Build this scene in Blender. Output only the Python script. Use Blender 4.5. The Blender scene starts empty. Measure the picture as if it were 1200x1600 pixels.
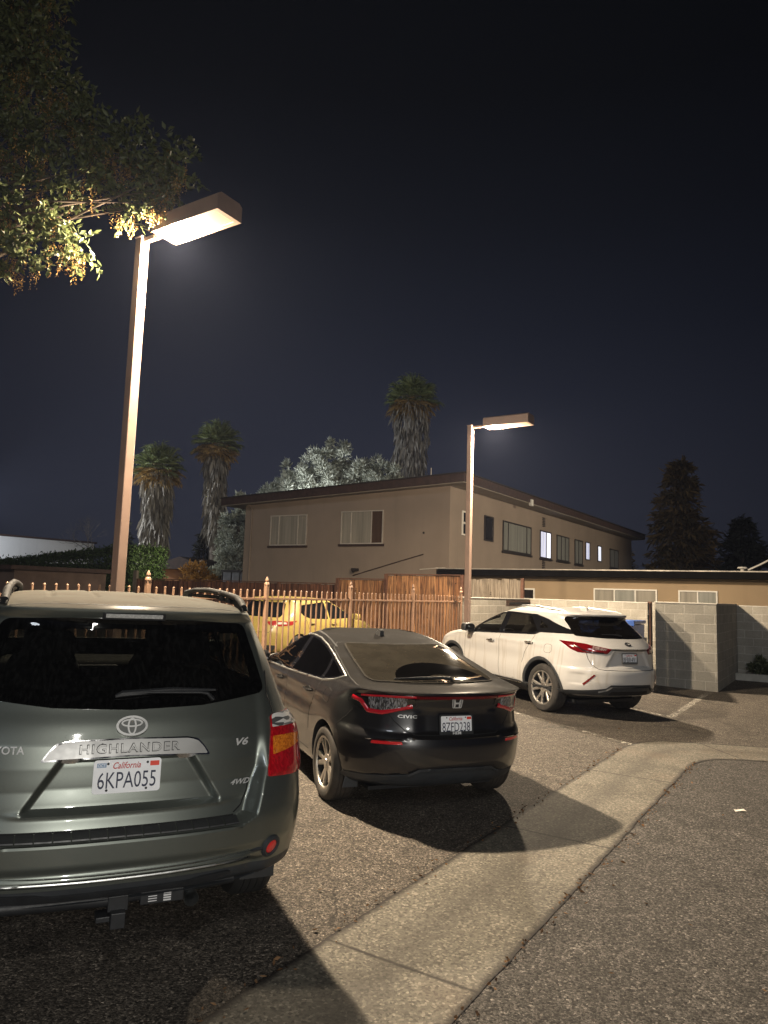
import bpy, bmesh, math, random
import numpy as np
from mathutils import Vector, Matrix
from mathutils.geometry import delaunay_2d_cdt
from mathutils.bvhtree import BVHTree

SC = bpy.context.scene
COL = SC.collection
R = math.radians
random.seed(7)
RNG = np.random.default_rng(11)

# ------------------------------------------------------------------ site frame
SLOPE = .0255                      # the stalls rise gently away from the gutter
GA = R(32.4)
G0 = np.array([-.24, 4.09])
GV = np.array([math.sin(GA), math.cos(GA)])      # along the gutter, away from the camera
PV = np.array([math.cos(GA), -math.sin(GA)])     # across it, to the right


def gz(a):
    return SLOPE * min(max(0.0, -a), 30.0)


def site(a, b, z=0.0):
    q = G0 + a * PV + b * GV
    return Vector((q[0], q[1], z))


# ------------------------------------------------------------------ object helpers
def tag(o, label=None, cat=None, group=None, kind=None):
    if label: o['label'] = label
    if cat: o['category'] = cat
    if group: o['group'] = group
    if kind: o['kind'] = kind
    return o


def empty(name, loc=(0, 0, 0), rz=0.0, parent=None):
    o = bpy.data.objects.new(name, None)
    COL.objects.link(o)
    o.empty_display_size = .1
    o.location = loc
    o.rotation_euler = (0, 0, rz)
    if parent: o.parent = parent
    return o


def mesh_obj(name, V, F, mat, parent=None, smooth=False, sharp=None, bevel=0.0):
    me = bpy.data.meshes.new(name)
    V = np.asarray(V, dtype=float).reshape(-1, 3)
    if isinstance(F, np.ndarray):
        k = F.shape[1]
        me.vertices.add(len(V)); me.vertices.foreach_set('co', V.ravel())
        me.loops.add(F.size); me.loops.foreach_set('vertex_index', F.ravel().astype(np.int32))
        me.polygons.add(len(F)); me.polygons.foreach_set('loop_start', np.arange(0, F.size, k, dtype=np.int32))
        me.update(calc_edges=True)
    else:
        me.from_pydata(V.tolist(), [], [list(f) for f in F])
        me.update()
    o = bpy.data.objects.new(name, me)
    COL.objects.link(o)
    if mat: me.materials.append(mat)
    if smooth:
        me.polygons.foreach_set('use_smooth', [True] * len(me.polygons))
        if sharp: me.set_sharp_from_angle(angle=R(sharp))
    if bevel:
        m = o.modifiers.new('bevel', 'BEVEL')
        m.width = bevel; m.segments = 2; m.limit_method = 'ANGLE'; m.angle_limit = R(40)
    if parent: o.parent = parent
    return o


class MB:
    """collects shapes into one mesh"""
    def __init__(s):
        s.v = []; s.f = []

    def add(s, V, F):
        n = len(s.v)
        s.v += [tuple(map(float, p)) for p in V]
        s.f += [tuple(i + n for i in f) for f in F]
        return s

    def box(s, x0, x1, y0, y1, z0, z1, M=None):
        V = [(x, y, z) for z in (z0, z1) for y in (y0, y1) for x in (x0, x1)]
        if M is not None: V = [tuple(M @ Vector(p)) for p in V]
        return s.add(V, [(0, 2, 3, 1), (4, 5, 7, 6), (0, 1, 5, 4), (2, 6, 7, 3), (0, 4, 6, 2), (1, 3, 7, 5)])

    def prism(s, poly, h0, h1, M=None):
        """poly in xy, extruded z h0..h1, through M"""
        n = len(poly)
        V = [(x, y, h0) for x, y in poly] + [(x, y, h1) for x, y in poly]
        if M is not None: V = [tuple(M @ Vector(p)) for p in V]
        F = [tuple(reversed(range(n))), tuple(range(n, 2 * n))]
        F += [(i, (i + 1) % n, n + (i + 1) % n, n + i) for i in range(n)]
        return s.add(V, F)

    def tube(s, pts, r, n=8, cap=True):
        pts = [Vector(p) for p in pts]
        rs = r if isinstance(r, (list, tuple)) else [r] * len(pts)
        V = []; F = []
        up = Vector((0, 0, 1))
        for i, p in enumerate(pts):
            t = (pts[min(i + 1, len(pts) - 1)] - pts[max(i - 1, 0)])
            if t.length < 1e-9: t = Vector((0, 0, 1))
            t.normalize()
            a = up if abs(t.dot(up)) < .95 else Vector((1, 0, 0))
            u = t.cross(a).normalized(); w = u.cross(t)
            for k in range(n):
                c = 2 * math.pi * (k + .5) / n
                V.append(p + (u * math.cos(c) + w * math.sin(c)) * rs[i])
        for i in range(len(pts) - 1):
            for k in range(n):
                F.append((i * n + k, i * n + (k + 1) % n, (i + 1) * n + (k + 1) % n, (i + 1) * n + k))
        if cap:
            F.append(tuple(range(n - 1, -1, -1)))
            F.append(tuple(range((len(pts) - 1) * n, len(pts) * n)))
        return s.add(V, F)

    def lathe(s, prof, n=32, M=None):
        """prof: (r, h) pairs about z"""
        V = []; F = []
        for r, h in prof:
            for k in range(n):
                c = 2 * math.pi * k / n
                V.append((r * math.cos(c), r * math.sin(c), h))
        for i in range(len(prof) - 1):
            for k in range(n):
                F.append((i * n + k, i * n + (k + 1) % n, (i + 1) * n + (k + 1) % n, (i + 1) * n + k))
        if M is not None: V = [tuple(M @ Vector(p)) for p in V]
        return s.add(V, F)

    def build(s, name, mat, parent=None, smooth=False, sharp=None, bevel=0.0):
        return mesh_obj(name, s.v, s.f, mat, parent, smooth, sharp, bevel)


# ------------------------------------------------------------------ materials
MATS = {}


def nodes(name):
    m = bpy.data.materials.new(name)
    m.use_nodes = True
    nt = m.node_tree
    bs = nt.nodes['Principled BSDF']
    return m, nt, bs


def N(nt, typ, **kw):
    n = nt.nodes.new(typ)
    for k, v in kw.items():
        if k.startswith('i_'):
            key = k[2:]
            n.inputs[int(key) if key.isdigit() else key].default_value = v
        else:
            setattr(n, k, v)
    return n


def ramp(nt, fac, stops, interp='LINEAR'):
    r = nt.nodes.new('ShaderNodeValToRGB')
    r.color_ramp.interpolation = interp
    el = r.color_ramp.elements
    while len(el) < len(stops): el.new(.5)
    for e, (p, c) in zip(el, stops):
        e.position = p
        e.color = (c, c, c, 1) if not isinstance(c, (tuple, list)) else (*c, 1)
    nt.links.new(fac, r.inputs[0])
    return r.outputs[0]


def coords(nt, what='Object', scale=(1, 1, 1)):
    t = nt.nodes.new('ShaderNodeTexCoord')
    if scale == (1, 1, 1): return t.outputs[what]
    mp = nt.nodes.new('ShaderNodeMapping')
    mp.inputs['Scale'].default_value = scale
    nt.links.new(t.outputs[what], mp.inputs[0])
    return mp.outputs[0]


def noise(nt, vec, scale, detail=4, rough=.55, dist=0.0):
    n = nt.nodes.new('ShaderNodeTexNoise')
    n.inputs['Scale'].default_value = scale
    n.inputs['Detail'].default_value = detail
    n.inputs['Roughness'].default_value = rough
    n.inputs['Distortion'].default_value = dist
    nt.links.new(vec, n.inputs['Vector'])
    return n.outputs['Fac']


def mixc(nt, fac, a, b, mode='MIX'):
    m = nt.nodes.new('ShaderNodeMix')
    m.data_type = 'RGBA'; m.blend_type = mode
    for sock, v in ((m.inputs[0], fac), (m.inputs[6], a), (m.inputs[7], b)):
        if hasattr(v, 'is_linked'): nt.links.new(v, sock)
        elif isinstance(v, (tuple, list)): sock.default_value = (*v[:3], 1)
        else: sock.default_value = v
    return m.outputs[2]


def math_(nt, op, a, b=None, clamp=False):
    m = nt.nodes.new('ShaderNodeMath'); m.operation = op; m.use_clamp = clamp
    for i, v in enumerate((a, b)):
        if v is None: continue
        if hasattr(v, 'is_linked'): nt.links.new(v, m.inputs[i])
        else: m.inputs[i].default_value = v
    return m.outputs[0]


def bump(nt, bs, h, strength=.3, dist=.01):
    b = nt.nodes.new('ShaderNodeBump')
    b.inputs['Strength'].default_value = strength
    b.inputs['Distance'].default_value = dist
    nt.links.new(h, b.inputs['Height'])
    nt.links.new(b.outputs[0], bs.inputs['Normal'])


def simple(name, col, rough=.5, metal=0.0, var=.12, scale=6.0, spec=.5, coat=0.0, rvar=.08, bmp=0.0, bscale=60):
    """a plain surface with a little tonal and gloss variation"""
    if name in MATS: return MATS[name]
    m, nt, bs = nodes(name)
    v = coords(nt)
    f = noise(nt, v, scale, 5)
    lo = tuple(c * (1 - var) for c in col); hi = tuple(min(1, c * (1 + var)) for c in col)
    nt.links.new(ramp(nt, f, [(.3, lo), (.7, hi)]), bs.inputs['Base Color'])
    nt.links.new(ramp(nt, noise(nt, v, scale * 2.3, 4), [(.3, max(0, rough - rvar)), (.7, min(1, rough + rvar))]), bs.inputs['Roughness'])
    bs.inputs['Metallic'].default_value = metal
    bs.inputs['Specular IOR Level'].default_value = spec
    bs.inputs['Coat Weight'].default_value = coat
    bs.inputs['Coat Roughness'].default_value = .04
    if bmp: bump(nt, bs, noise(nt, v, bscale, 3), bmp, .004)
    MATS[name] = m
    return m


def N_range(nt, v, a, b):
    m = nt.nodes.new('ShaderNodeMapRange'); m.inputs[1].default_value = a; m.inputs[2].default_value = b
    nt.links.new(v, m.inputs[0])
    return m.outputs[0]


def paint(name, col, metal=.0, rough=.35, dust=(.30, .26, .21), dust_top=.5, dust_all=.06, streak=.0, flake=0.0, coat=1.0, coat_rough=.03, dust_z=None):
    """car paint under a clear coat, with settled dust on what faces up"""
    m, nt, bs = nodes(name)
    v = coords(nt)
    geo = nt.nodes.new('ShaderNodeNewGeometry')
    sep = nt.nodes.new('ShaderNodeSeparateXYZ'); nt.links.new(geo.outputs['Normal'], sep.inputs[0])
    n1 = noise(nt, v, 3.0, 6, .6); n2 = noise(nt, v, 45, 3)
    up = ramp(nt, sep.outputs['Z'], [(.25, 0.0), (.95, 1.0)])
    d = math_(nt, 'MULTIPLY', up, dust_top)
    if dust_z:
        sz = nt.nodes.new('ShaderNodeSeparateXYZ'); nt.links.new(v, sz.inputs[0])
        d = math_(nt, 'MULTIPLY', d, math_(nt, 'ADD', math_(nt, 'MULTIPLY', N_range(nt, sz.outputs['Z'], *dust_z), .9), .1))
    d = math_(nt, 'ADD', d, dust_all)
    d = math_(nt, 'MULTIPLY', d, ramp(nt, n1, [(.25, .55), (.75, 1.2)]))
    d = math_(nt, 'MULTIPLY', d, ramp(nt, n2, [(.2, .8), (.8, 1.1)]), True)
    if streak:  # upright streaks on steep sides, mixed towards the dust colour
        vs = coords(nt, 'Object', (0, 7.5, .55))
        st = ramp(nt, noise(nt, vs, 1.0, 2, .5), [(.52, 0.0), (.60, 1.0), (.66, .2), (.8, 0)])
        st = math_(nt, 'MULTIPLY', st, ramp(nt, math_(nt, 'ABSOLUTE', sep.outputs['Z']), [(.15, 1.0), (.45, 0.0)]))
        d = math_(nt, 'ADD', d, math_(nt, 'MULTIPLY', st, streak), True)
    base = col
    if flake:
        f2 = noise(nt, v, 900, 1)
        base = mixc(nt, f2, tuple(c * (1 - flake) for c in col), tuple(min(1, c * (1 + flake)) for c in col))
    nt.links.new(mixc(nt, d, base, dust), bs.inputs['Base Color'])
    nt.links.new(ramp(nt, d, [(0, metal), (.45, 0.0)]), bs.inputs['Metallic'])
    nt.links.new(ramp(nt, d, [(0, rough), (.6, .85)]), bs.inputs['Roughness'])
    nt.links.new(ramp(nt, d, [(0, .5), (.3, .06)]), bs.inputs['Specular IOR Level'])
    nt.links.new(ramp(nt, d, [(0, coat), (.24, coat * .03)]), bs.inputs['Coat Weight'])
    nt.links.new(ramp(nt, d, [(0, coat_rough), (.5, .22)]), bs.inputs['Coat Roughness'])
    MATS[name] = m
    return m


def glass(name, tint=(.3, .32, .32), dust=.0, dustcol=(.3, .26, .21), wipe=None, streak=0.0):
    """tinted car or window glass: see-through with a mirror-like skin, and optional dust film"""
    m, nt, bs = nodes(name)
    out = nt.nodes['Material Output']
    tr = N(nt, 'ShaderNodeBsdfTransparent'); tr.inputs[0].default_value = (*tint, 1)
    gl = N(nt, 'ShaderNodeBsdfGlossy'); gl.inputs['Color'].default_value = (.9, .9, .9, 1)
    gl.inputs['Roughness'].default_value = .03
    lw = N(nt, 'ShaderNodeLayerWeight'); lw.inputs[0].default_value = .5
    fr = math_(nt, 'ADD', math_(nt, 'MULTIPLY', math_(nt, 'POWER', lw.outputs['Facing'], 5.0), .95), .042)
    mx = N(nt, 'ShaderNodeMixShader')
    nt.links.new(fr, mx.inputs[0]); nt.links.new(tr.outputs[0], mx.inputs[1]); nt.links.new(gl.outputs[0], mx.inputs[2])
    last = mx.outputs[0]
    if dust or streak:
        v = coords(nt)
        df = N(nt, 'ShaderNodeBsdfDiffuse'); df.inputs[0].default_value = (*dustcol, 1)
        fac = ramp(nt, noise(nt, v, 5, 6), [(.25, dust * .7), (.75, dust * 1.15)])
        if streak:
            vs = coords(nt, 'Object', (60, 60, 1.6))
            st = ramp(nt, noise(nt, vs, 1.0, 3, .6), [(.45, 0.0), (.8, streak)])
            fac = math_(nt, 'ADD', fac, st, True)
        if wipe:
            # the wiper's clean sweep: an arc about (x, z) in the car's own space
            (cx, cz), r0, r1, a0, a1 = wipe
            sp = N(nt, 'ShaderNodeSeparateXYZ'); nt.links.new(v, sp.inputs[0])
            dx = math_(nt, 'SUBTRACT', sp.outputs[0], cx)
            dz = math_(nt, 'MULTIPLY', math_(nt, 'SUBTRACT', sp.outputs[1], cz), 1.0)
            rr = math_(nt, 'SQRT', math_(nt, 'ADD', math_(nt, 'MULTIPLY', dx, dx), math_(nt, 'MULTIPLY', dz, dz)))
            inside = math_(nt, 'MULTIPLY', math_(nt, 'GREATER_THAN', rr, r0), math_(nt, 'LESS_THAN', rr, r1))
            inside = math_(nt, 'MULTIPLY', inside, math_(nt, 'GREATER_THAN', dz, a0))
            fac = math_(nt, 'MULTIPLY', fac, math_(nt, 'SUBTRACT', 1.0, math_(nt, 'MULTIPLY', inside, .93)))
        m2 = N(nt, 'ShaderNodeMixShader')
        nt.links.new(fac, m2.inputs[0]); nt.links.new(last, m2.inputs[1]); nt.links.new(df.outputs[0], m2.inputs[2])
        last = m2.outputs[0]
    nt.links.new(last, out.inputs[0])
    MATS[name] = m
    return m


def lens_mat(name, col, rough=.08, facet=90, fs=.6):
    """moulded lamp plastic: coloured, glossy, faceted"""
    m, nt, bs = nodes(name)
    v = coords(nt)
    vo = nt.nodes.new('ShaderNodeTexVoronoi'); vo.inputs['Scale'].default_value = facet
    nt.links.new(v, vo.inputs['Vector'])
    c = mixc(nt, ramp(nt, vo.outputs['Distance'], [(.0, 1.0), (.6, 0.0)]), tuple(x * .7 for x in col), col)
    nt.links.new(c, bs.inputs['Base Color'])
    bs.inputs['Roughness'].default_value = rough
    bs.inputs['Coat Weight'].default_value = 1
    bs.inputs['Coat Roughness'].default_value = .03
    bump(nt, bs, vo.outputs['Distance'], fs, .003)
    MATS[name] = m
    return m


def crystal(name, lo, hi, scale=(1, 1, 1), cell=120, rough=.06, k=(.45, .95)):
    """a clear moulded lens: glints and dark facets painted into the cell colours"""
    m, nt, bs = nodes(name)
    v = coords(nt, 'Object', scale)
    vo = nt.nodes.new('ShaderNodeTexVoronoi'); vo.inputs['Scale'].default_value = cell; nt.links.new(v, vo.inputs['Vector'])
    wn = nt.nodes.new('ShaderNodeTexWhiteNoise'); nt.links.new(vo.outputs['Position'], wn.inputs['Vector'])
    nt.links.new(ramp(nt, wn.outputs['Value'], [(k[0], lo), (k[1], hi)]), bs.inputs['Base Color'])  # glints sit in the base colour, cell by cell
    bs.inputs['Roughness'].default_value = rough; bs.inputs['Coat Weight'].default_value = 1; bs.inputs['Coat Roughness'].default_value = .03
    bump(nt, bs, wn.outputs['Value'], .5, .003)
    MATS[name] = m
    return m


def emit(name, col, strength):
    m, nt, bs = nodes(name)
    v = coords(nt)
    c = mixc(nt, noise(nt, v, 3, 2), tuple(x * .85 for x in col), col)
    nt.links.new(c, bs.inputs['Base Color'])
    nt.links.new(c, bs.inputs['Emission Color'])
    bs.inputs['Emission Strength'].default_value = strength
    MATS[name] = m
    return m


CHROME = simple('chrome', (.75, .75, .76), .12, 1.0, .05)
SATIN = simple('satin_silver', (.62, .63, .62), .34, 1.0, .05)
SILVER = simple('badge_silver', (.62, .62, .61), .3, .35, .04)
BLACKP = simple('black_plastic', (.018, .019, .021), .48, 0, .2, 14, bmp=.15, bscale=500)
GLOSSB = simple('gloss_black', (.008, .008, .009), .12, 0, .1, coat=1)
RUBBER = simple('rubber', (.02, .02, .02), .8, 0, .25, 12, bmp=.2, bscale=140)
GAP = simple('panel_gap', (.004, .004, .004), .8)
TRIMG = simple('dark_trim', (.03, .033, .037), .5, 0, .15, 9)
CABIN = simple('cabin_fabric', (.03, .03, .031), .9, 0, .2, 30)
CABINL = simple('cabin_plastic', (.012, .012, .011), .95, 0, .15, 8, spec=.06)
PLATEW = simple('plate_white', (.85, .86, .88), .35, 0, .03, 20)
INKB = simple('plate_ink_navy', (.012, .018, .05), .5)
INKR = simple('plate_ink_red', (.5, .03, .03), .5)
STICKR = simple('sticker_red', (.75, .06, .035), .5)
STICKB = simple('sticker_blue', (.25, .35, .5), .5)
WHITEL = simple('white_lettering', (.7, .7, .7), .45)
REDREF = lens_mat('red_reflector', (.85, .025, .03), .1, 260, .3)

# ------------------------------------------------------------------ lettering
def text_geo(txt, w, h, shear=0.0, bold=0.0, spacing=1.0, extrude=0.0):
    """flat lettering as (V, F), centred, fitted to w x h (w None keeps the letters' own proportions)"""
    c = bpy.data.curves.new('lettering', 'FONT')
    c.body = txt; c.size = 1; c.shear = shear; c.offset = bold; c.space_character = spacing
    c.resolution_u = 3; c.fill_mode = 'FRONT' if not extrude else 'BOTH'
    o = bpy.data.objects.new('lettering', c)
    COL.objects.link(o)
    dg = bpy.context.evaluated_depsgraph_get(); dg.update()
    me = o.evaluated_get(dg).to_mesh()
    V = np.array([v.co[:] for v in me.vertices]); F = [tuple(p.vertices) for p in me.polygons]
    o.evaluated_get(dg).to_mesh_clear()
    bpy.data.objects.remove(o); bpy.data.curves.remove(c)
    lo, hi = V.min(0), V.max(0)
    sy = h / (hi[1] - lo[1]); sx = sy if w is None else w / (hi[0] - lo[0])
    V = (V - (lo + hi) / 2) * [sx, sy, 0]
    return V, F


def split_long(V, F, m=.012):
    """break long faces up so that lettering can follow a curved skin"""
    b = bmesh.new(); vs = [b.verts.new(p) for p in V]
    for f in F:
        try: b.faces.new([vs[i] for i in f])
        except ValueError: pass
    bmesh.ops.triangulate(b, faces=b.faces)
    for _ in range(3):
        e = [e for e in b.edges if e.calc_length() > m]
        if not e: break
        bmesh.ops.subdivide_edges(b, edges=e, cuts=1); bmesh.ops.triangulate(b, faces=b.faces)
    b.verts.index_update()
    out = np.array([v.co[:] for v in b.verts]), [tuple(v.index for v in f.verts) for f in b.faces]
    b.free()
    return out


def frame_m(o, x, y):
    """matrix with origin o, first axis x, second axis y"""
    x = Vector(x).normalized(); y = Vector(y); y = (y - x * y.dot(x)).normalized(); z = x.cross(y)
    return Matrix(((x.x, y.x, z.x, o[0]), (x.y, y.y, z.y, o[1]), (x.z, y.z, z.z, o[2]), (0, 0, 0, 1)))


def put(V, M):
    return [tuple(M @ Vector(p)) for p in V]


def disc_poly(rx, ry, n=40, a0=0, a1=2 * math.pi):
    return [(rx * math.cos(a0 + (a1 - a0) * i / n), ry * math.sin(a0 + (a1 - a0) * i / n)) for i in range(n)]


def rrect(w, h, r, n=5):
    out = []
    for cx, cy, a in ((w / 2 - r, h / 2 - r, 0), (-w / 2 + r, h / 2 - r, 90), (-w / 2 + r, -h / 2 + r, 180), (w / 2 - r, -h / 2 + r, 270)):
        for k in range(n + 1):
            t = R(a + 90 * k / n); out.append((cx + r * math.cos(t), cy + r * math.sin(t)))
    return out


def ring_strip(mb, outer, inner, h0, h1, M):
    """flat ring between two loops of equal count, with side walls"""
    n = len(outer)
    V = [(x, y, h1) for x, y in outer] + [(x, y, h1) for x, y in inner] + [(x, y, h0) for x, y in outer] + [(x, y, h0) for x, y in inner]
    F = []
    for i in range(n):
        j = (i + 1) % n
        F += [(i, j, n + j, n + i), (2 * n + i, 2 * n + j, j, i), (n + i, n + j, 3 * n + j, 3 * n + i)]
    mb.add([tuple(M @ Vector(p)) for p in V], F)


# ------------------------------------------------------------------ car bodies
def pchip(t, y, q):
    h = np.diff(t); d = np.diff(y) / h
    m = np.zeros(len(t))
    for i in range(1, len(t) - 1):
        if d[i - 1] * d[i] > 0:
            w1 = 2 * h[i] + h[i - 1]; w2 = h[i] + 2 * h[i - 1]
            m[i] = (w1 + w2) / (w1 / d[i - 1] + w2 / d[i])
    m[0], m[-1] = d[0], d[-1]
    k = np.clip(np.searchsorted(t, q, side='right') - 1, 0, len(t) - 2)
    s = (q - t[k]) / h[k]
    return ((1 + 2 * s) * (1 - s) ** 2 * y[k] + s * (1 - s) ** 2 * h[k] * m[k] + s * s * (3 - 2 * s) * y[k + 1] + s * s * (s - 1) * h[k] * m[k + 1])


def sst(x, a, b):
    t = np.clip((x - a) / (b - a), 0, 1)
    return t * t * (3 - 2 * t)


def clean_poly(poly, r=0.0, n=5):
    """round the corners of a 2D loop"""
    if not r: return [Vector(p) for p in poly]
    out = []; m = len(poly)
    for i in range(m):
        p0, p, p1 = Vector(poly[i - 1]), Vector(poly[i]), Vector(poly[(i + 1) % m])
        a = p0 - p; b = p1 - p; la, lb = a.length, b.length
        if la < 1e-6 or lb < 1e-6: continue
        cosang = max(-1, min(1, a.dot(b) / (la * lb)))
        if cosang < -.985: out.append(p); continue
        k = min(r, la * .45, lb * .45)
        A = p + a / la * k; B = p + b / lb * k
        for j in range(n + 1):
            t = j / n
            out.append((1 - t) ** 2 * A + 2 * t * (1 - t) * p + t * t * B)
    return out


def resample(poly, step, closed=True):
    out = []
    m = len(poly)
    for i in range(m if closed else m - 1):
        p, q = Vector(poly[i]), Vector(poly[(i + 1) % m])
        k = max(1, int(math.ceil((q - p).length / step)))
        for j in range(k): out.append(p.lerp(q, j / k))
    if not closed: out.append(Vector(poly[-1]))
    return out


def inside(poly, P):
    x, y = P[:, 0], P[:, 1]
    c = np.zeros(len(P), bool); n = len(poly)
    for i in range(n):
        x0, y0 = poly[i - 1][0], poly[i - 1][1]; x1, y1 = poly[i][0], poly[i][1]
        if y0 == y1: continue
        hit = ((y0 > y) != (y1 > y)) & (x < (x1 - x0) * (y - y0) / (y1 - y0) + x0)
        c ^= hit
    return c


def offset_poly(poly, d):
    """shift every side of a loop inward by d"""
    m = len(poly); P = [Vector(p[:2]) for p in poly]
    area = sum(P[i - 1].x * P[i].y - P[i].x * P[i - 1].y for i in range(m))
    s = 1 if area > 0 else -1
    out = []
    for i in range(m):
        a = (P[i] - P[i - 1]); b = (P[(i + 1) % m] - P[i])
        if a.length < 1e-9: a = b
        if b.length < 1e-9: b = a
        na = Vector((-a.y, a.x)).normalized() * s; nb = Vector((-b.y, b.x)).normalized() * s
        nn = na + nb
        if nn.length < .2: nn = na
        nn.normalize()
        k = d / max(.45, nn.dot(na))
        out.append(P[i] + nn * k)
    return out


class Body:
    REAR = Vector((0, 1, 0)); LEFT = Vector((1, 0, 0)); RIGHT = Vector((-1, 0, 0)); TOP = Vector((0, 0, -1)); FRONT = Vector((0, -1, 0))

    def __init__(s, rows, nr=2.5, nf=2.6, dz=.014, cols=(52, 20, 70, 8, 12), feat=None, taper=(.04, 1.2, .06, 1.2), length=4.7, rise=None):
        """rows: (z, half width, rear y, rear corner depth, front y, front corner depth), from the floor to the roof"""
        A = np.array(rows, float)
        t = np.r_[0, np.cumsum(np.sqrt(np.diff(A[:, 0]) ** 2 + (np.diff(A[:, 1])) ** 2 + (.5 * np.diff(A[:, 2])) ** 2) + 1e-4)]
        q = []
        for i in range(len(t) - 1):
            k = max(1, int(round((t[i + 1] - t[i]) / dz)))
            q += list(t[i] + (t[i + 1] - t[i]) * np.arange(k) / k)
        q = np.array(q + [t[-1]])
        B = np.stack([pchip(t, A[:, j], q) for j in range(6)], 1)
        n0, n1, n2, n3, n4 = cols
        P = []
        for z, W, yr, D, yf, E in B:
            u = np.arange(n0) / n0 * .85
            s0 = 1 - (1 - .85 ** nr) ** (1 / nr)
            ss = s0 + (1 - s0) * np.arange(n1) / n1
            x = np.r_[W * u, W * (1 - (1 - ss) ** nr) ** (1 / nr)]
            y = np.r_[yr + D * (1 - (1 - u ** nr) ** (1 / nr)), yr + D * ss]
            k = np.arange(n2) / n2
            x = np.r_[x, np.full(n2, W)]; y = np.r_[y, yr + D + (yf - E - yr - D) * k]
            s1 = 1 - (1 - .8 ** nf) ** (1 / nf)
            sf = np.arange(n3) / n3
            sf = 1 - (s1 + (1 - s1) * (1 - sf))          # 0 .. 1-s1 from the side to the corner
            x = np.r_[x, W * (1 - sf ** nf) ** (1 / nf)]; y = np.r_[y, yf - E * (1 - sf)]
            uf = .8 * (1 - np.arange(n4 + 1) / n4)
            x = np.r_[x, W * uf]; y = np.r_[y, yf - E * (1 - (1 - uf ** nf) ** (1 / nf))]
            P.append(np.stack([x, y, np.full(len(x), z)], 1))
        P = np.array(P); K = P.shape[1] - 1
        M = P[:, K - 1:0:-1].copy(); M[:, :, 0] *= -1
        P = np.concatenate([P, M], 1)
        rr, cc, _ = P.shape
        V = P.reshape(-1, 3)
        tr, ya, tf, yb = taper
        V[:, 0] *= 1 - tr * np.clip((ya - V[:, 1]) / ya, 0, 1) ** 2 - tf * np.clip((V[:, 1] - (length - yb)) / yb, 0, 1) ** 2
        if rise: V = rise(V)
        if feat: V = feat(V)
        i = np.arange(rr - 1)[:, None] * cc; j = np.arange(cc)[None, :]; j1 = (j + 1) % cc
        F = np.stack([i + j, i + j1, i + cc + j1, i + cc + j], -1).reshape(-1, 4)
        lo, hi = len(V), len(V) + 1
        V = np.r_[V, [V[:cc].mean(0)], [V[(rr - 1) * cc:rr * cc].mean(0)]]
        s.V = V; s.L = length
        F = [tuple(f) for f in F.tolist()]
        F += [(lo, (k + 1) % cc, k) for k in range(cc)]
        F += [(hi, (rr - 1) * cc + k, (rr - 1) * cc + (k + 1) % cc) for k in range(cc)]
        s.F = F
        s.bvh = BVHTree.FromPolygons(V.tolist(), F)
        s.holes = []; s.miss = 0

    # ---- projecting onto the skin
    def axes(s, d):
        d = Vector(d).normalized()
        if abs(d.z) > .9: return d, Vector((1, 0, 0)), Vector((0, 1, 0))
        e1 = d.cross(Vector((0, 0, 1))).normalized()
        return d, e1, e1.cross(d)

    def hit(s, a, b, d, e1, e2, lift=0.0):
        o = e1 * a + e2 * b - d * 9
        p, n, _, _ = s.bvh.ray_cast(o, d)
        if p is None:
            s.miss += 1
            p, n, _, _ = s.bvh.find_nearest(e1 * a + e2 * b + d * (s.last if hasattr(s, 'last') else 0))
        s.last = p.dot(d)
        if n.dot(d) > 0: n = -n
        return p + n * lift

    def at(s, p, d, lift=0.0):
        d, e1, e2 = s.axes(d); p = Vector(p)
        return s.hit(p.dot(e1), p.dot(e2), d, e1, e2, lift)

    def patch(s, name, pts, d, mat, parent, lift=.004, step=.02, r=0.0, thick=.006, hole=None, n=5, dome=0.0):
        """a panel laid on the skin: pts is a 3D outline looked at along d"""
        d, e1, e2 = s.axes(d)
        poly = clean_poly([(Vector(p).dot(e1), Vector(p).dot(e2)) for p in pts], r, n)
        loop = resample(poly, step)
        hl = []
        if hole is not None: hl = resample(hole if not isinstance(hole, float) else offset_poly(poly, hole), step)
        L2 = np.array([p[:2] for p in loop]); lo, hi = L2.min(0), L2.max(0)
        G = np.stack(np.meshgrid(np.arange(lo[0] + step / 2, hi[0], step), np.arange(lo[1] + step / 2, hi[1], step)), -1).reshape(-1, 2)
        G = G[inside(L2, G)] if len(G) else G
        allb = np.array([p[:2] for p in loop + hl])
        if len(G):
            dist = np.sqrt(((G[:, None] - allb[None]) ** 2).sum(-1)).min(1)
            G = G[dist > step * .45]
            if hl:
                G = G[~inside(np.array([p[:2] for p in hl]), G)]
        nb, nh = len(loop), len(hl)
        vs = [Vector(p[:2]) for p in loop] + [Vector(p[:2]) for p in hl] + [Vector(p) for p in G.tolist()]
        ed = [(i, (i + 1) % nb) for i in range(nb)] + [(nb + i, nb + (i + 1) % nh) for i in range(nh)]
        ov, oe, of, oiv, _, _ = delaunay_2d_cdt(vs, ed, [], 1 if not hl else 0, 1e-6)
        O2 = np.array([p[:2] for p in ov])
        of = [f for f in of]
        C = np.array([O2[list(f)].mean(0) for f in of])
        keep = inside(L2, C)
        if hl: keep &= ~inside(np.array([p[:2] for p in hl]), C)
        of = [f for f, k in zip(of, keep) if k]
        V = []
        if dome: bd = np.sqrt(((O2[:, None] - allb[None]) ** 2).sum(-1)).min(1)
        for i, p in enumerate(O2):
            V.append(s.hit(p[0], p[1], d, e1, e2, lift + (dome * min(1, bd[i] / .03) ** .5 if dome else 0)))
        # orient faces towards the viewer
        F = []
        for f in of:
            nrm = (V[f[1]] - V[f[0]]).cross(V[f[2]] - V[f[0]])
            F.append(tuple(f) if nrm.dot(d) < 0 else tuple(reversed(f)))
        # skirt
        cnt = {}
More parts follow.
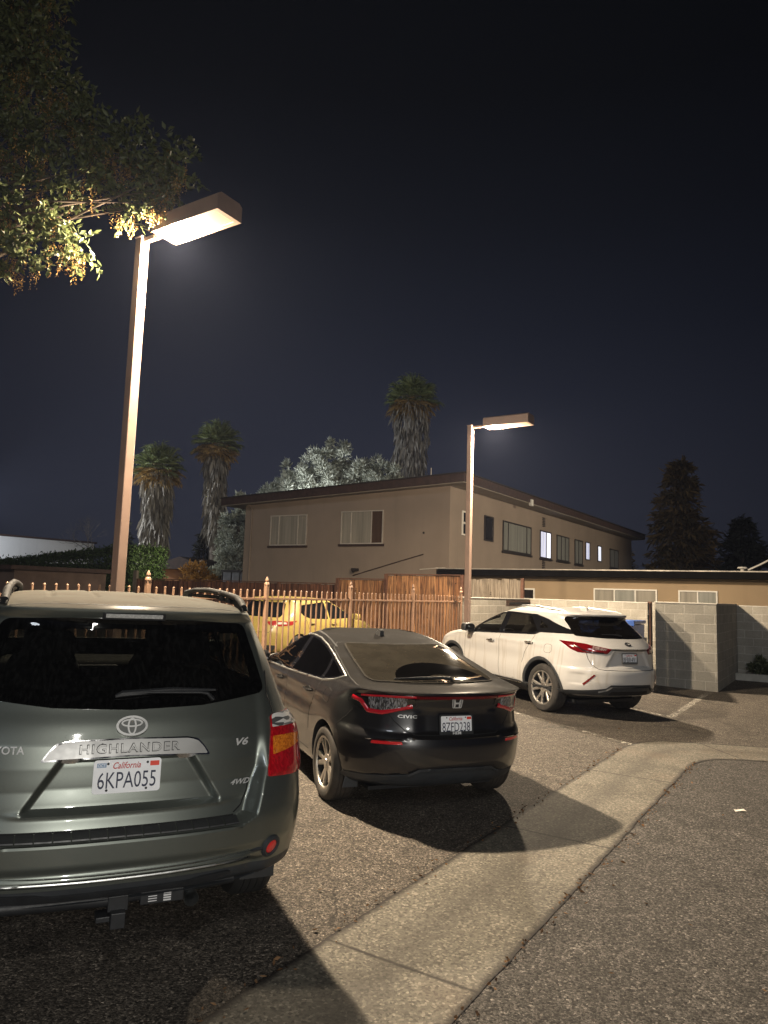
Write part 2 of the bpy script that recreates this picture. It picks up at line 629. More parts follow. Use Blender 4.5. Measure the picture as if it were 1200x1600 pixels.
        for f in F:
            for k in range(len(f)):
                a, b = f[k], f[(k + 1) % len(f)]
                cnt[(a, b)] = 1
        edge = [(a, b) for a, b in cnt if (b, a) not in cnt]
        low = {}
        for a, b in edge:
            for q in (a, b):
                if q not in low:
                    low[q] = len(V)
                    V.append(V[q] + d * 0 + (s.hit(O2[q][0], O2[q][1], d, e1, e2, lift - thick) - V[q]))
            F.append((b, a, low[a], low[b]))
        return mesh_obj(name, [tuple(v) for v in V], F, mat, parent, True, 38)

    def ribbon(s, name, pts, d, mat, parent, w=.008, lift=.0016, step=.015, closed=False, ridge=0.0, mb=None, taper_ends=False):
        """a strip w wide along a 3D line on the skin"""
        d, e1, e2 = s.axes(d)
        P = resample([(Vector(p).dot(e1), Vector(p).dot(e2)) for p in pts], step, closed)
        P = [Vector(p[:2]) for p in P]; n = len(P)
        V = []; F = []
        for i in range(n):
            t = P[(i + 1) % n] - P[i - 1] if closed else P[min(i + 1, n - 1)] - P[max(i - 1, 0)]
            t.normalize(); nn = Vector((-t.y, t.x))
            ww = w / 2
            if taper_ends: ww *= min(1, .15 + 4 * min(i, n - 1 - i) / n)
            for k, (o, l) in enumerate(((-1, lift - .004), (-.8, lift), (0, lift + ridge), (.8, lift), (1, lift - .004))):
                q = P[i] + nn * (o * ww)
                V.append(tuple(s.hit(q.x, q.y, d, e1, e2, l)))
        m = 5
        for i in range(n if closed else n - 1):
            a, b = i * m, ((i + 1) % n) * m
            for k in range(m - 1): F.append((a + k, a + k + 1, b + k + 1, b + k))
        if mb is not None: mb.add(V, F); return None
        return mesh_obj(name, V, F, mat, parent, True, 50)

    def lettering(s, name, txt, c, d, mat, parent, h, w=None, lift=.004, shear=0.0, bold=0.0, spacing=1.0, rot=0.0):
        V, F = split_long(*text_geo(txt, w, h, shear, bold, spacing))
        d, e1, e2 = s.axes(d); c = Vector(c)
        cr, sr = math.cos(rot), math.sin(rot)
        a, b = c.dot(e1), c.dot(e2)
        out = [tuple(s.hit(a + p[0] * cr - p[1] * sr, b + p[0] * sr + p[1] * cr, d, e1, e2, lift)) for p in V]
        return mesh_obj(name, out, F, mat, parent)

    def local(s, p, d, lift=0.0):
        """a frame lying on the skin: x to the viewer's right, y up, z out"""
        d, e1, e2 = s.axes(d); p = Vector(p)
        a, b = p.dot(e1), p.dot(e2)
        o = s.hit(a, b, d, e1, e2, lift)
        u = s.hit(a + .02, b, d, e1, e2) - s.hit(a - .02, b, d, e1, e2)
        v = s.hit(a, b + .02, d, e1, e2) - s.hit(a, b - .02, d, e1, e2)
        return frame_m(o, u, v)

    def open(s, pts, d, r=0.0, inset=.03):
        d, e1, e2 = s.axes(d)
        poly = clean_poly([(Vector(p).dot(e1), Vector(p).dot(e2)) for p in pts], r)
        s.holes.append((np.array([p[:2] for p in offset_poly(poly, inset)]), d, e1, e2))

    def finish(s, thing, mat, zones=(), wheels=(), arch_r=.37, arch_in=.30, arch_mat=None, dark=None):
        """cut the wheel arches and window openings, then split off the zones"""
        me = bpy.data.meshes.new('body')
        me.from_pydata(s.V.tolist(), [], s.F); me.update()
        o = bpy.data.objects.new('body', me); COL.objects.link(o)
        cut = []
        for (x, y, z) in wheels:
            mb = MB(); sx = 1 if x > 0 else -1
            M = Matrix.Translation((sx * (abs(x) - arch_in), y, z)) @ Matrix.Rotation(sx * R(90), 4, 'Y')
            mb.prism([(arch_r * math.cos(k * math.pi / 36 ), arch_r * math.sin(k * math.pi / 36)) for k in range(72)], 0, .9, M)
            cut.append(mb)
        if cut:
            mb = MB()
            for c in cut: mb.add(c.v, c.f)
            co = mb.build('cut', None)
            bmx = bmesh.new(); bmx.from_mesh(co.data); bmesh.ops.recalc_face_normals(bmx, faces=bmx.faces); bmx.to_mesh(co.data); bmx.free()
            bmx = bmesh.new(); bmx.from_mesh(me); bmesh.ops.recalc_face_normals(bmx, faces=bmx.faces); bmx.to_mesh(me); bmx.free()
            md = o.modifiers.new('b', 'BOOLEAN'); md.operation = 'DIFFERENCE'; md.solver = 'EXACT'; md.object = co
            dg = bpy.context.evaluated_depsgraph_get(); dg.update()
            me2 = bpy.data.meshes.new_from_object(o.evaluated_get(dg))
            o.modifiers.clear(); o.data = me2
            bpy.data.objects.remove(co); me = me2
        V = np.array([v.co[:] for v in me.vertices])
        polys = [tuple(p.vertices) for p in me.polygons]
        C = np.array([p.center[:] for p in me.polygons]); Nn = np.array([p.normal[:] for p in me.polygons])
        kill = np.zeros(len(polys), bool)
        for poly, d, e1, e2 in s.holes:
            q = np.stack([C @ np.array(e1), C @ np.array(e2)], 1)
            kill |= inside(poly, q) & (Nn @ np.array(d) < -.05)
        zone = np.zeros(len(polys), int)
        for k, fn in enumerate(zones): zone[fn[2](C)] = k + 1
        for (x, y, z) in wheels:
            rr = np.hypot(C[:, 1] - y, C[:, 2] - z)
            well = (rr < arch_r + .004) & (np.sign(C[:, 0]) == np.sign(x)) & (np.abs(C[:, 0]) > abs(x) - arch_in - .01)
            well &= (rr < arch_r - .02) | (np.abs((Nn[:, 1] * (C[:, 1] - y) + Nn[:, 2] * (C[:, 2] - z)) / np.maximum(rr, .01)) > .97)
            zone[well] = 99
        bpy.data.objects.remove(o)
        made = {}
        for k in sorted(set(zone.tolist())):
            sel = np.where((zone == k) & ~kill)[0]
            if not len(sel): continue
            used = sorted({i for f in sel for i in polys[f]}); mp = {u: i for i, u in enumerate(used)}
            nm, mt = ('body', mat) if k == 0 else ('wheel_arch', arch_mat or BLACKP) if k == 99 else (zones[k - 1][0], zones[k - 1][1])
            made[nm] = mesh_obj(nm, V[used], [tuple(mp[i] for i in polys[f]) for f in sel], mt, thing, True, 32)
        return made


def wheel(thing, x, y, z, r, w, rim_r, style, tyre_mat=RUBBER, rim=None, dark=None, spin=0.0):
    """tyre and spoked rim; x sign says which side faces out"""
    sx = 1 if x > 0 else -1
    wh = empty('wheel', (x, y, z), 0, thing)
    M = Matrix.Rotation(sx * R(90), 4, 'Y') @ Matrix.Rotation(spin, 4, 'Z')     # local +z points out of the car
    h = w / 2
    prof = [(rim_r - .01, -h * .8), (rim_r + .01, -h * .95), (r - .045, -h), (r - .018, -h * .93), (r - .004, -h * .72)]
    for g in (-.5, -.17, .17, .5):
        prof += [(r, h * (g - .15)), (r, h * (g - .02)), (r - .008, h * (g - .015)), (r - .008, h * (g + .015)), (r, h * (g + .02)), (r, h * (g + .15))]
    prof += [(r - .004, h * .72), (r - .018, h * .93), (r - .03, h * .985), (r - .045, h), (rim_r + .03, h * 1.01), (rim_r + .012, h * .97), (rim_r, h * .86), (rim_r - .01, h * .8)]
    MB().lathe(prof, 56, M).build('tyre', tyre_mat, wh, True, 40)
    b = MB()
    b.lathe([(rim_r + .004, h * .86), (rim_r + .008, h * .93), (rim_r - .004, h * .95), (rim_r - .014, h * .90), (rim_r - .018, h * .80)], 56, M)
    ns = 5
    zf = h * .84
    def spoke(a0, a1, r0, r1, w0, w1, zt0, zt1, th=.03):
        p = [(r0 * math.cos(a0), r0 * math.sin(a0)), (r1 * math.cos(a1), r1 * math.sin(a1))]
        dx, dy = p[1][0] - p[0][0], p[1][1] - p[0][1]; l = math.hypot(dx, dy); nx, ny = -dy / l, dx / l
        V = []
        for (px, py), ww, zt in ((p[0], w0, zt0), (p[1], w1, zt1)):
            for sg, zz in ((-1, zt - th), (-1, zt - .006), (-.6, zt), (.6, zt), (1, zt - .006), (1, zt - th)):
                V.append((px + nx * ww * sg, py + ny * ww * sg, zz))
        F = [(k, k + 1, 7 + k, 6 + k) for k in range(5)]
        b.add(put(V, M), F)
    for k in range(ns):
        a = 2 * math.pi * k / ns
        if style == 'pairs':
            for sg in (-1, 1):
                spoke(a + sg * .16, a + sg * .21, .055, rim_r - .008, .022, .022, zf - .02, zf)
        elif style == 'fork':
            spoke(a + .0, a - .27, .05, rim_r - .008, .028, .02, zf - .025, zf)
            spoke(a + .0, a + .27, .05, rim_r - .008, .028, .02, zf - .025, zf)
        else:
            spoke(a, a, .05, rim_r - .008, .04, .05, zf - .02, zf)
    b.lathe([(.0, zf - .006), (.03, zf - .006), (.034, zf - .014), (.075, zf - .018), (.08, zf - .06)], 30, M)
    b.build('rim', rim or SATIN, wh, True, 30)
    d = MB().lathe([(.0, h * .25), (rim_r * .62, h * .25), (rim_r * .64, h * .05), (rim_r - .035, h * .05), (rim_r - .03, h * .5), (rim_r - .017, h * .82)], 40, M)
    d.build('brake_disc', dark or GAP, wh, True, 40)
    return wh


def plate(thing, M, number, month=None, frame=None, frame_txt=None, scale=1.0):
    """a California plate: rounded sheet, number, red script, corner stickers"""
    b = MB().prism(rrect(.305, .152, .014), 0, .003, M)
    p = b.build('number_plate', PLATEW, thing, False, bevel=.0008)
    def t(nm, txt, w, h, x, y, mat, shear=0.0, bold=0.0, z=.0036):
        V, F = text_geo(txt, w, h, shear, bold)
        mesh_obj(nm, put(V + [x, y, z], M), F, mat, p)
    t('plate_number', number, .262, .074, 0, -.017, INKB, 0, .0)
    t('state_name', 'California', .125, .030, -.004, .049, INKR, .35, .012)
    st = MB().prism(rrect(.042, .022, .002), .003, .0036, M @ Matrix.Translation((.122, .052, 0)))
    st.build('year_sticker', STICKR, p)
    if month:
        st = MB().prism(rrect(.042, .020, .002), .003, .0036, M @ Matrix.Translation((-.117, .052, 0)))
        sp = st.build('month_sticker', STICKB, p)
        t('month_lettering', month, .034, .014, -.117, .052, PLATEW, 0, 0, .0042)
    sc = MB()
    for x in (-.089, .089):
        for y in (.058, -.061): sc.lathe([(.0, .0062), (.004, .006), (.006, .0032)], 12, M @ Matrix.Translation((x, y, 0)))
    sc.build('plate_screw', BLACKP, p, True)
    if frame:
        f = MB(); o = rrect(.320, .168, .018); i = rrect(.292, .142, .012)
        ring_strip(f, o, i, 0, .009, M)
        f.prism([(-.155, -.083), (.155, -.083), (.155, -.052), (-.155, -.052)], .0095, .011, M)
        f.build('plate_frame', frame, p, False, bevel=.001)
        if frame_txt: t('frame_lettering', frame_txt, .078, .026, 0, -.066, WHITEL, 0, .02, .0125)
    return p


def seat(thing, x, y, z, w=.50, back=.62, mat=None):
    """a front or rear seat seen dimly through the glass"""
    m = mat or CABIN
    b = MB().box(x - w / 2, x + w / 2, y - .25, y + .28, z - .12, z + .05)
    s = b.build('seat', m, thing, True, 40, bevel=.04)
    M = Matrix.Translation((x, y - .25, z)) @ Matrix.Rotation(R(14), 4, 'X')
    k = MB().prism(clean_poly2([(-w / 2, 0), (w / 2, 0), (w * .46, back * .75), (w * .3, back), (-w * .3, back), (-w * .46, back * .75)]), -.07, .07, M @ Matrix.Rotation(R(90), 4, 'X'))
    k.build('seat_back', m, s, True, 40, bevel=.03)
    h = MB().prism(rrect(.27, .20, .07), -.05, .05, M @ Matrix.Translation((0, 0, back + .11)) @ Matrix.Rotation(R(90), 4, 'X'))
    h.build('headrest', m, s, True, 40, bevel=.025)
    return s


def clean_poly2(p, r=.09):
    return [(q.x, q.y) for q in clean_poly(p, r)]


def dashboard(thing, y, z, w, mat=None):
    d = MB().box(-w / 2, w / 2, y - .22, y + .55, z - .5, z)
    o = d.build('dashboard', mat or CABINL, thing, True, 40, bevel=.05)
    c = MB().box(-.18, .18, y - .25, y - .215, z - .24, z - .03)
    cc = c.build('centre_console', CABIN, o, bevel=.008)
    MB().box(-.11, .11, y - .258, y - .249, z - .13, z - .05).build('screen', GLOSSB, cc, bevel=.003)
    sw = MB(); M = Matrix.Translation((-.37, y - .36, z - .08)) @ Matrix.Rotation(R(68), 4, 'X')
    pts = [(.185 * math.cos(t), .185 * math.sin(t), 0) for t in np.linspace(0, 2 * math.pi, 33)]
    sw.tube(put(pts, M), .016, 8); sw.tube(put([(-.18, 0, 0), (.18, 0, 0)], M), .02, 6); sw.tube(put([(0, 0, 0), (0, -.18, 0)], M), .02, 6)
    sw.build('steering_wheel', CABIN, thing, True, 50)
    return o


def car_root(name, x, y, yaw, label, cat, z=None):
    q = np.array([x, y]) - G0
    a, b = float(PV @ q), float(GV @ q)
    nrm = Vector((SLOPE * PV[0], SLOPE * PV[1], 1)).normalized()
    f = Vector((-math.sin(yaw), math.cos(yaw), 0)); f = (f - nrm * f.dot(nrm)).normalized()
    r = f.cross(nrm)
    e = empty(name)
    zz = -SLOPE * a if z is None else z
    e.matrix_world = Matrix(((r.x, f.x, nrm.x, x), (r.y, f.y, nrm.y, y), (r.z, f.z, nrm.z, zz), (0, 0, 0, 1)))
    tag(e, label, cat)
    return e


def mir(pts):
    return [(-x, y, z) for x, y, z in pts]

# ------------------------------------------------------------------ ground
def attr_uv(o, uv):
    me = o.data; a = me.attributes.new('strip', 'FLOAT_VECTOR', 'POINT')
    a.data.foreach_set('vector', np.array([(u, v, 0) for u, v in uv], float).ravel())


def asphalt(name, dark, light, stone, agg=95, stain=.5, warm=(1, 1, 1)):
    m, nt, bs = nodes(name)
    v = coords(nt)
    big = noise(nt, v, .55, 6, .6, .4); mid = noise(nt, v, 4.5, 6, .65); fine = noise(nt, v, 60, 5, .7)
    c = ramp(nt, mid, [(.28, dark), (.72, light)])
    # aggregate: two sizes of stone, each its own tone, under worn binder
    dn = nt.nodes.new('ShaderNodeTexNoise'); dn.inputs['Scale'].default_value = agg * 1.2; dn.inputs['Detail'].default_value = 2; nt.links.new(v, dn.inputs['Vector'])
    dv = nt.nodes.new('ShaderNodeVectorMath'); dv.operation = 'SCALE'; dv.inputs[3].default_value = .9 / agg; nt.links.new(dn.outputs['Color'], dv.inputs[0])
    av = nt.nodes.new('ShaderNodeVectorMath'); av.operation = 'ADD'; nt.links.new(v, av.inputs[0]); nt.links.new(dv.outputs[0], av.inputs[1])
    def stones(sc):
        vo = nt.nodes.new('ShaderNodeTexVoronoi'); vo.inputs['Scale'].default_value = sc; nt.links.new(av.outputs[0], vo.inputs['Vector'])
        wn = nt.nodes.new('ShaderNodeTexWhiteNoise'); nt.links.new(vo.outputs['Position'], wn.inputs['Vector'])
        return vo, wn.outputs['Value']
    vo, w1 = stones(agg); v2, w2 = stones(agg * 2.1)
    k1 = ramp(nt, w1, [(.0, .22), (.22, .55), (.5, .95), (.8, 1.25), (.93, 1.9), (1.0, 3.0)])
    k2 = ramp(nt, w2, [(.0, .40), (.35, .85), (.75, 1.15), (1.0, 2.0)])
    c = mixc(nt, 1.0, c, math_(nt, 'MULTIPLY', k1, k2), 'MULTIPLY')
    fine = noise(nt, v, 60, 5, .7)
    c = mixc(nt, ramp(nt, fine, [(.25, .4), (.55, 0.0)]), c, tuple(x * .25 for x in dark))
    # oil drips and tyre rubber
    oil = ramp(nt, noise(nt, v, 1.15, 5, .62, .8), [(.56, 0.0), (.74, stain)])
    c = mixc(nt, oil, c, tuple(x * .35 for x in dark))
    c = mixc(nt, ramp(nt, big, [(.3, .35), (.65, 0.0)]), c, tuple(x * .55 for x in dark))
    # hairline cracks
    vc = nt.nodes.new('ShaderNodeTexVoronoi'); vc.feature = 'DISTANCE_TO_EDGE'; vc.inputs['Scale'].default_value = .42
    wv = nt.nodes.new('ShaderNodeVectorMath'); wv.operation = 'ADD'
    nz = nt.nodes.new('ShaderNodeTexNoise'); nz.inputs['Scale'].default_value = 3.5; nz.inputs['Detail'].default_value = 5; nt.links.new(v, nz.inputs['Vector'])
    sc = nt.nodes.new('ShaderNodeVectorMath'); sc.operation = 'SCALE'; sc.inputs[3].default_value = .35; nt.links.new(nz.outputs['Color'], sc.inputs[0])
    nt.links.new(v, wv.inputs[0]); nt.links.new(sc.outputs[0], wv.inputs[1]); nt.links.new(wv.outputs[0], vc.inputs['Vector'])
    ck = math_(nt, 'MULTIPLY', ramp(nt, vc.outputs['Distance'], [(.0, .8), (.006, 0.0)]), ramp(nt, noise(nt, v, .4, 2), [(.5, 0.0), (.6, 1.0)]))
    c = mixc(nt, ck, c, (.012, .011, .01))
    c = mixc(nt, 1.0, c, warm, 'MULTIPLY')
    nt.links.new(c, bs.inputs['Base Color'])
    bs.inputs['Roughness'].default_value = .86
    bs.inputs['Specular IOR Level'].default_value = .3
    h = math_(nt, 'ADD', math_(nt, 'MULTIPLY', vo.outputs['Distance'], -1.0), fine)
    bump(nt, bs, h, .75, .006)
    return m


def concrete_gutter_mat():
    m, nt, bs = nodes('gutter_concrete')
    v = coords(nt)
    at = nt.nodes.new('ShaderNodeAttribute'); at.attribute_name = 'strip'
    sp = nt.nodes.new('ShaderNodeSeparateXYZ'); nt.links.new(at.outputs['Vector'], sp.inputs[0])
    u, w = sp.outputs[0], sp.outputs[1]
    n1 = noise(nt, v, 1.6, 7, .65, .5); n2 = noise(nt, v, 30, 5, .7); n3 = noise(nt, v, 150, 3)
    c = ramp(nt, n1, [(.28, (.092, .082, .064)), (.5, (.142, .128, .101)), (.75, (.19, .172, .139))])
    c = mixc(nt, ramp(nt, n2, [(.3, .45), (.62, 0.0)]), c, (.045, .038, .028))
    c = mixc(nt, ramp(nt, n3, [(.60, 0.0), (.72, .7)]), c, (.28, .255, .21))
    vg = nt.nodes.new('ShaderNodeTexVoronoi'); vg.inputs['Scale'].default_value = 75; nt.links.new(v, vg.inputs['Vector'])
    wg = nt.nodes.new('ShaderNodeTexWhiteNoise'); nt.links.new(vg.outputs['Position'], wg.inputs['Vector'])
    c = mixc(nt, 1.0, c, ramp(nt, wg.outputs['Value'], [(0, .5), (.3, .85), (.8, 1.12), (1, 1.9)]), 'MULTIPLY')
    # the wet flow line down the middle
    mid = math_(nt, 'ABSOLUTE', math_(nt, 'SUBTRACT', math_(nt, 'ADD', u, math_(nt, 'MULTIPLY', n1, .22)), .53))
    c = mixc(nt, ramp(nt, mid, [(.0, .5), (.17, 0.0)]), c, (.048, .042, .034))
    rust = ramp(nt, noise(nt, v, .8, 4), [(.55, 0.0), (.75, .35)])
    c = mixc(nt, rust, c, (.13, .078, .045))
    # dirt packed along both edges
    edge = math_(nt, 'MINIMUM', u, math_(nt, 'SUBTRACT', .9, u))
    ed = math_(nt, 'ADD', edge, math_(nt, 'MULTIPLY', math_(nt, 'SUBTRACT', noise(nt, v, 22, 6, .7), .5), .05))
    c = mixc(nt, ramp(nt, ed, [(.004, 1.0), (.016, .8), (.055, 0.0)]), c, (.012, .008, .006))
    # joints every 2.4 m
    jm = math_(nt, 'ABSOLUTE', math_(nt, 'SUBTRACT', math_(nt, 'FRACT', math_(nt, 'ADD', math_(nt, 'DIVIDE', w, 2.4), .5)), .5))
    jm = math_(nt, 'ADD', jm, math_(nt, 'MULTIPLY', math_(nt, 'SUBTRACT', noise(nt, v, 9, 4), .5), .006))
    c = mixc(nt, ramp(nt, jm, [(.0028, 1.0), (.0055, 0.0)]), c, (.02, .016, .012))
    nt.links.new(c, bs.inputs['Base Color'])
    bs.inputs['Roughness'].default_value = .85
    bump(nt, bs, math_(nt, 'ADD', n2, n3), .35, .004)
    return m


def worn_line_mat():
    m, nt, bs = nodes('worn_white_line')
    out = nt.nodes['Material Output']
    v = coords(nt)
    f = ramp(nt, noise(nt, v, 16, 7, .75), [(.46, 0.0), (.56, 1.0)])
    f = math_(nt, 'MULTIPLY', f, ramp(nt, noise(nt, v, 1.3, 3), [(.3, .25), (.6, 1.0)]))
    nt.links.new(ramp(nt, noise(nt, v, 30, 3), [(.3, (.42, .38, .32)), (.7, (.62, .58, .50))]), bs.inputs['Base Color'])
    bs.inputs['Roughness'].default_value = .8
    nt.links.new(math_(nt, 'MULTIPLY', f, .8), bs.inputs['Alpha'])
    return m


lot_mat = asphalt('lot_asphalt', (.072, .061, .050), (.128, .110, .090), (.36, .32, .27), 82, .85)
drive_mat = asphalt('drive_asphalt', (.053, .048, .043), (.100, .091, .082), (.38, .355, .33), 84, .55)

A = []
for b in (-55, 170):
    for a in (-160, -30, 0, 80): A.append(tuple(site(a, b, gz(a))))
tag(mesh_obj('parking_lot', A, [(0, 1, 5, 4), (1, 2, 6, 5), (2, 3, 7, 6)], lot_mat), kind='structure')
drv = [(.45, 6.1), (.62, 6.6), (1.05, 6.86), (1.6, 7.12), (8, 9.9), (60, 32.4), (79, 38), (79, -54), (.45, -54)]
tag(mesh_obj('driveway', [tuple(site(a, b, .004)) for a, b in drv], [tuple(reversed(range(len(drv))))], drive_mat), kind='structure')

# the shallow concrete gutter, which turns off to the right
Lp = [(0, -9), (0, 0), (0, 2.4), (0, 4.8), (0, 6.0), (.015, 6.35), (.06, 6.65), (.15, 6.9), (.32, 7.1), (.7, 7.26), (1.55, 7.62), (4, 8.66), (9, 10.8)]
Rp = [(.9, -9), (.9, 0), (.9, 2.4), (.9, 4.8), (.9, 5.55), (.91, 5.8), (.94, 6.0), (1.0, 6.18), (1.12, 6.36), (1.35, 6.52), (1.9, 6.78), (4.35, 7.83), (9.35, 9.97)]
V = []; UV = []; F = []; w = 0.0
RNGg = random.Random(5)
Ls, Rs = [], []
for i in range(len(Lp)):
    if i:
        k = max(1, int(math.dist(Lp[i], Lp[i - 1]) / .12))
        for j in range(1, k + 1):
            t = j / k
            Ls.append(((1 - t) * Lp[i - 1][0] + t * Lp[i][0], (1 - t) * Lp[i - 1][1] + t * Lp[i][1]))
            Rs.append(((1 - t) * Rp[i - 1][0] + t * Rp[i][0], (1 - t) * Rp[i - 1][1] + t * Rp[i][1]))
    else: Ls.append(Lp[0]); Rs.append(Rp[0])
w = -9.0
for i, (l, r) in enumerate(zip(Ls, Rs)):
    if i: w += (math.dist(l, Ls[i - 1]) + math.dist(r, Rs[i - 1])) / 2
    j0, j1 = RNGg.uniform(-.008, .008), RNGg.uniform(-.010, .010)
    for k in range(7):
        t = k / 6
        a = l[0] * (1 - t) + r[0] * t + (j0 if k == 0 else j1 if k == 6 else 0); b = l[1] * (1 - t) + r[1] * t
        V.append(tuple(site(a, b, .0078 - .0015 * math.sin(math.pi * t)))); UV.append((t * .9, w))
for i in range(len(Ls) - 1):
    for k in range(6):
        F.append((i * 7 + k, i * 7 + k + 1, i * 7 + 8 + k, i * 7 + 7 + k))
gut = mesh_obj('concrete_gutter', V, F, concrete_gutter_mat(), None, True)
attr_uv(gut, UV); tag(gut, kind='structure')

lm = worn_line_mat()
def stall_line(name, p, q, w=.10):
    p, q = Vector(p), Vector(q); t = (q - p).normalized(); n = Vector((-t.y, t.x)) * w / 2
    V = []; k = 8
    for i in range(k + 1):
        c = p.lerp(q, i / k)
        for s in (-1, 1):
            d = c + n * s; V.append(tuple(site(d.x, d.y, gz(d.x) + .004)))
    tag(mesh_obj(name, V, [(2 * i, 2 * i + 1, 2 * i + 3, 2 * i + 2) for i in range(k)], lm), kind='structure')
ux, uy = -.886, .463
for b0, l in ((6.60, 5.6), (9.34, 5.6), (12.08, 4.8)):
    stall_line('parking_line', (.06, b0 - .03), (.06 + ux * l, b0 + uy * l))
stall_line('parking_line', (.03, 9.36), (.03, 13.2), .12)


# ------------------------------------------------------------------ masonry
def block_mat(name, c1, c2, mortar, seed=0.0):
    m, nt, bs = nodes(name)
    v = coords(nt)
    sp = nt.nodes.new('ShaderNodeSeparateXYZ'); nt.links.new(v, sp.inputs[0])
    cb = nt.nodes.new('ShaderNodeCombineXYZ')
    nt.links.new(math_(nt, 'ADD', sp.outputs[0], seed), cb.inputs[0]); nt.links.new(sp.outputs[2], cb.inputs[1])
    br = nt.nodes.new('ShaderNodeTexBrick')
    br.inputs['Scale'].default_value = 1; br.inputs['Brick Width'].default_value = .405; br.inputs['Row Height'].default_value = .203
    br.inputs['Mortar Size'].default_value = .009; br.inputs['Mortar Smooth'].default_value = .25; br.offset = .5
    br.inputs['Color1'].default_value = (*c1, 1); br.inputs['Color2'].default_value = (*c2, 1); br.inputs['Mortar'].default_value = (*mortar, 1)
    nt.links.new(cb.outputs[0], br.inputs['Vector'])
    n1 = noise(nt, v, 2.2, 6, .6); n2 = noise(nt, v, 45, 4, .7)
    c = mixc(nt, ramp(nt, n1, [(.3, .55), (.65, 0.0)]), br.outputs['Color'], tuple(x * .62 for x in c1))
    c = mixc(nt, ramp(nt, n2, [(.3, .4), (.55, 0.0)]), c, tuple(x * .5 for x in c1))
    vs = coords(nt, 'Object', (5, 5, .7))
    c = mixc(nt, ramp(nt, noise(nt, vs, 1, 5), [(.55, 0.0), (.75, .4)]), c, tuple(x * .55 for x in c2))
    nt.links.new(c, bs.inputs['Base Color']); bs.inputs['Roughness'].default_value = .9
    h = math_(nt, 'ADD', math_(nt, 'MULTIPLY', br.outputs['Fac'], -.8), math_(nt, 'MULTIPLY', n2, .5))
    bump(nt, bs, h, .6, .008)
    return m


blockm = block_mat('grey_block', (.265, .25, .215), (.335, .315, .27), (.42, .395, .35))
blockp = block_mat('pale_block', (.31, .285, .235), (.38, .35, .295), (.50, .47, .41), .13)
capm = simple('wall_cap_mortar', (.50, .47, .41), .85, 0, .15, 8)


def site_root(name, a, b, z, along='p'):
    """an Empty whose x runs along the site's a axis ('p') or b axis ('g')"""
    e = empty(name, site(a, b, z), -GA if along == 'p' else -GA + R(90))
    return e


def block_wall(name, legs, label, mat, cat='wall', capc=True):
    """legs: (a, b, z0, z1, length, direction, thickness)"""
    a, b = legs[0][0], legs[0][1]
    root = empty(name, site(a, b, 0)); tag(root, label, cat)
    for a, b, z0, z1, l, dr, th in legs:
        rz = -GA if dr == 'p' else -GA + R(90)
        o = MB().box(0, l, -th / 2, th / 2, z0 - .2, z1).build('wall_leg', mat, None, bevel=.006)
        o.parent = root; o.matrix_world = Matrix.Translation(site(a, b, 0)) @ Matrix.Rotation(rz, 4, 'Z')
        o.matrix_parent_inverse = Matrix.Identity(4)
        o.location = site(a, b, 0) - root.location; o.rotation_euler = (0, 0, rz)
        if capc:
            c = MB().box(-.01, l + .01, -th / 2 - .008, th / 2 + .008, z1, z1 + .028).build('wall_cap', capm, root, bevel=.006)
            c.location = o.location; c.rotation_euler = (0, 0, rz)
    return root


bw = block_wall('block_wall', [(-5.5, 12.88, .1, 1.80, 4.32, 'g', .20), (-5.6, 17.4, .1, 1.81, 18.0, 'p', .20)], 'long pale block wall behind the white SUV, turning a corner past the lamp post', blockp)
# a vent plate let into it
vt = site_root('wall_vent', -5.41, 15.42, 1.60, 'g')
tag(vt, 'brown louvred vent plate at the top of the pale block wall above the white SUV', 'vent')
rust = simple('rusty_brown', (.13, .05, .03), .6, .2, .3, 18)
f = MB(); f.box(0, 2.1, -.01, .012, 0, .19); f.build('vent_plate', rust, vt, bevel=.004)
sl = MB()
for k in range(22): sl.box(.25 + k * .075, .30 + k * .075, -.018, -.0105, .05, .12)
sl.build('vent_slots', GAP, vt)

block_wall('enclosure_wall', [(-1.08, 13.72, .0, 1.84, 1.26, 'p', .20), (.08, 13.83, .0, 1.84, 3.46, 'g', .20)], 'L-shaped grey block wall of the bin enclosure, half in shadow, right of the white SUV', blockm)
# wooden gate post with the gate folded behind it
wood_dk = simple('stained_post', (.11, .05, .03), .75, 0, .35, 9, bmp=.4, bscale=60)
gp = site_root('gate_post', -1.2, 13.72, 0); tag(gp, 'dark brown timber gate post at the end of the bin enclosure wall', 'post')
MB().box(-.055, .03, -.05, .05, -.05, 1.86).build('post', wood_dk, gp, bevel=.006)
gl_ = MB()
for k in range(11): gl_.box(-1.52 + k * .137, -1.52 + k * .137 + .132, -.012, .012, .10, 1.82)
gd = gl_.build('gate_leaf', wood_dk, gp); gd.location = (.0, -.055, 0); gd.rotation_euler = (0, 0, math.atan2(.978, -.206))
gl_ = MB()
for z in (.35, 1.5): gl_.box(-1.5, -.02, .0125, .05, z, z + .09)
gl_.box(.0, .03, -.03, .05, .08, 1.83)
gl_.build('gate_frame', GAP, gd)
for z in (.3, .95, 1.6): MB().box(-.05, .035, -.064, -.0512, z, z + .07).build('hinge', BLACKP, gp)

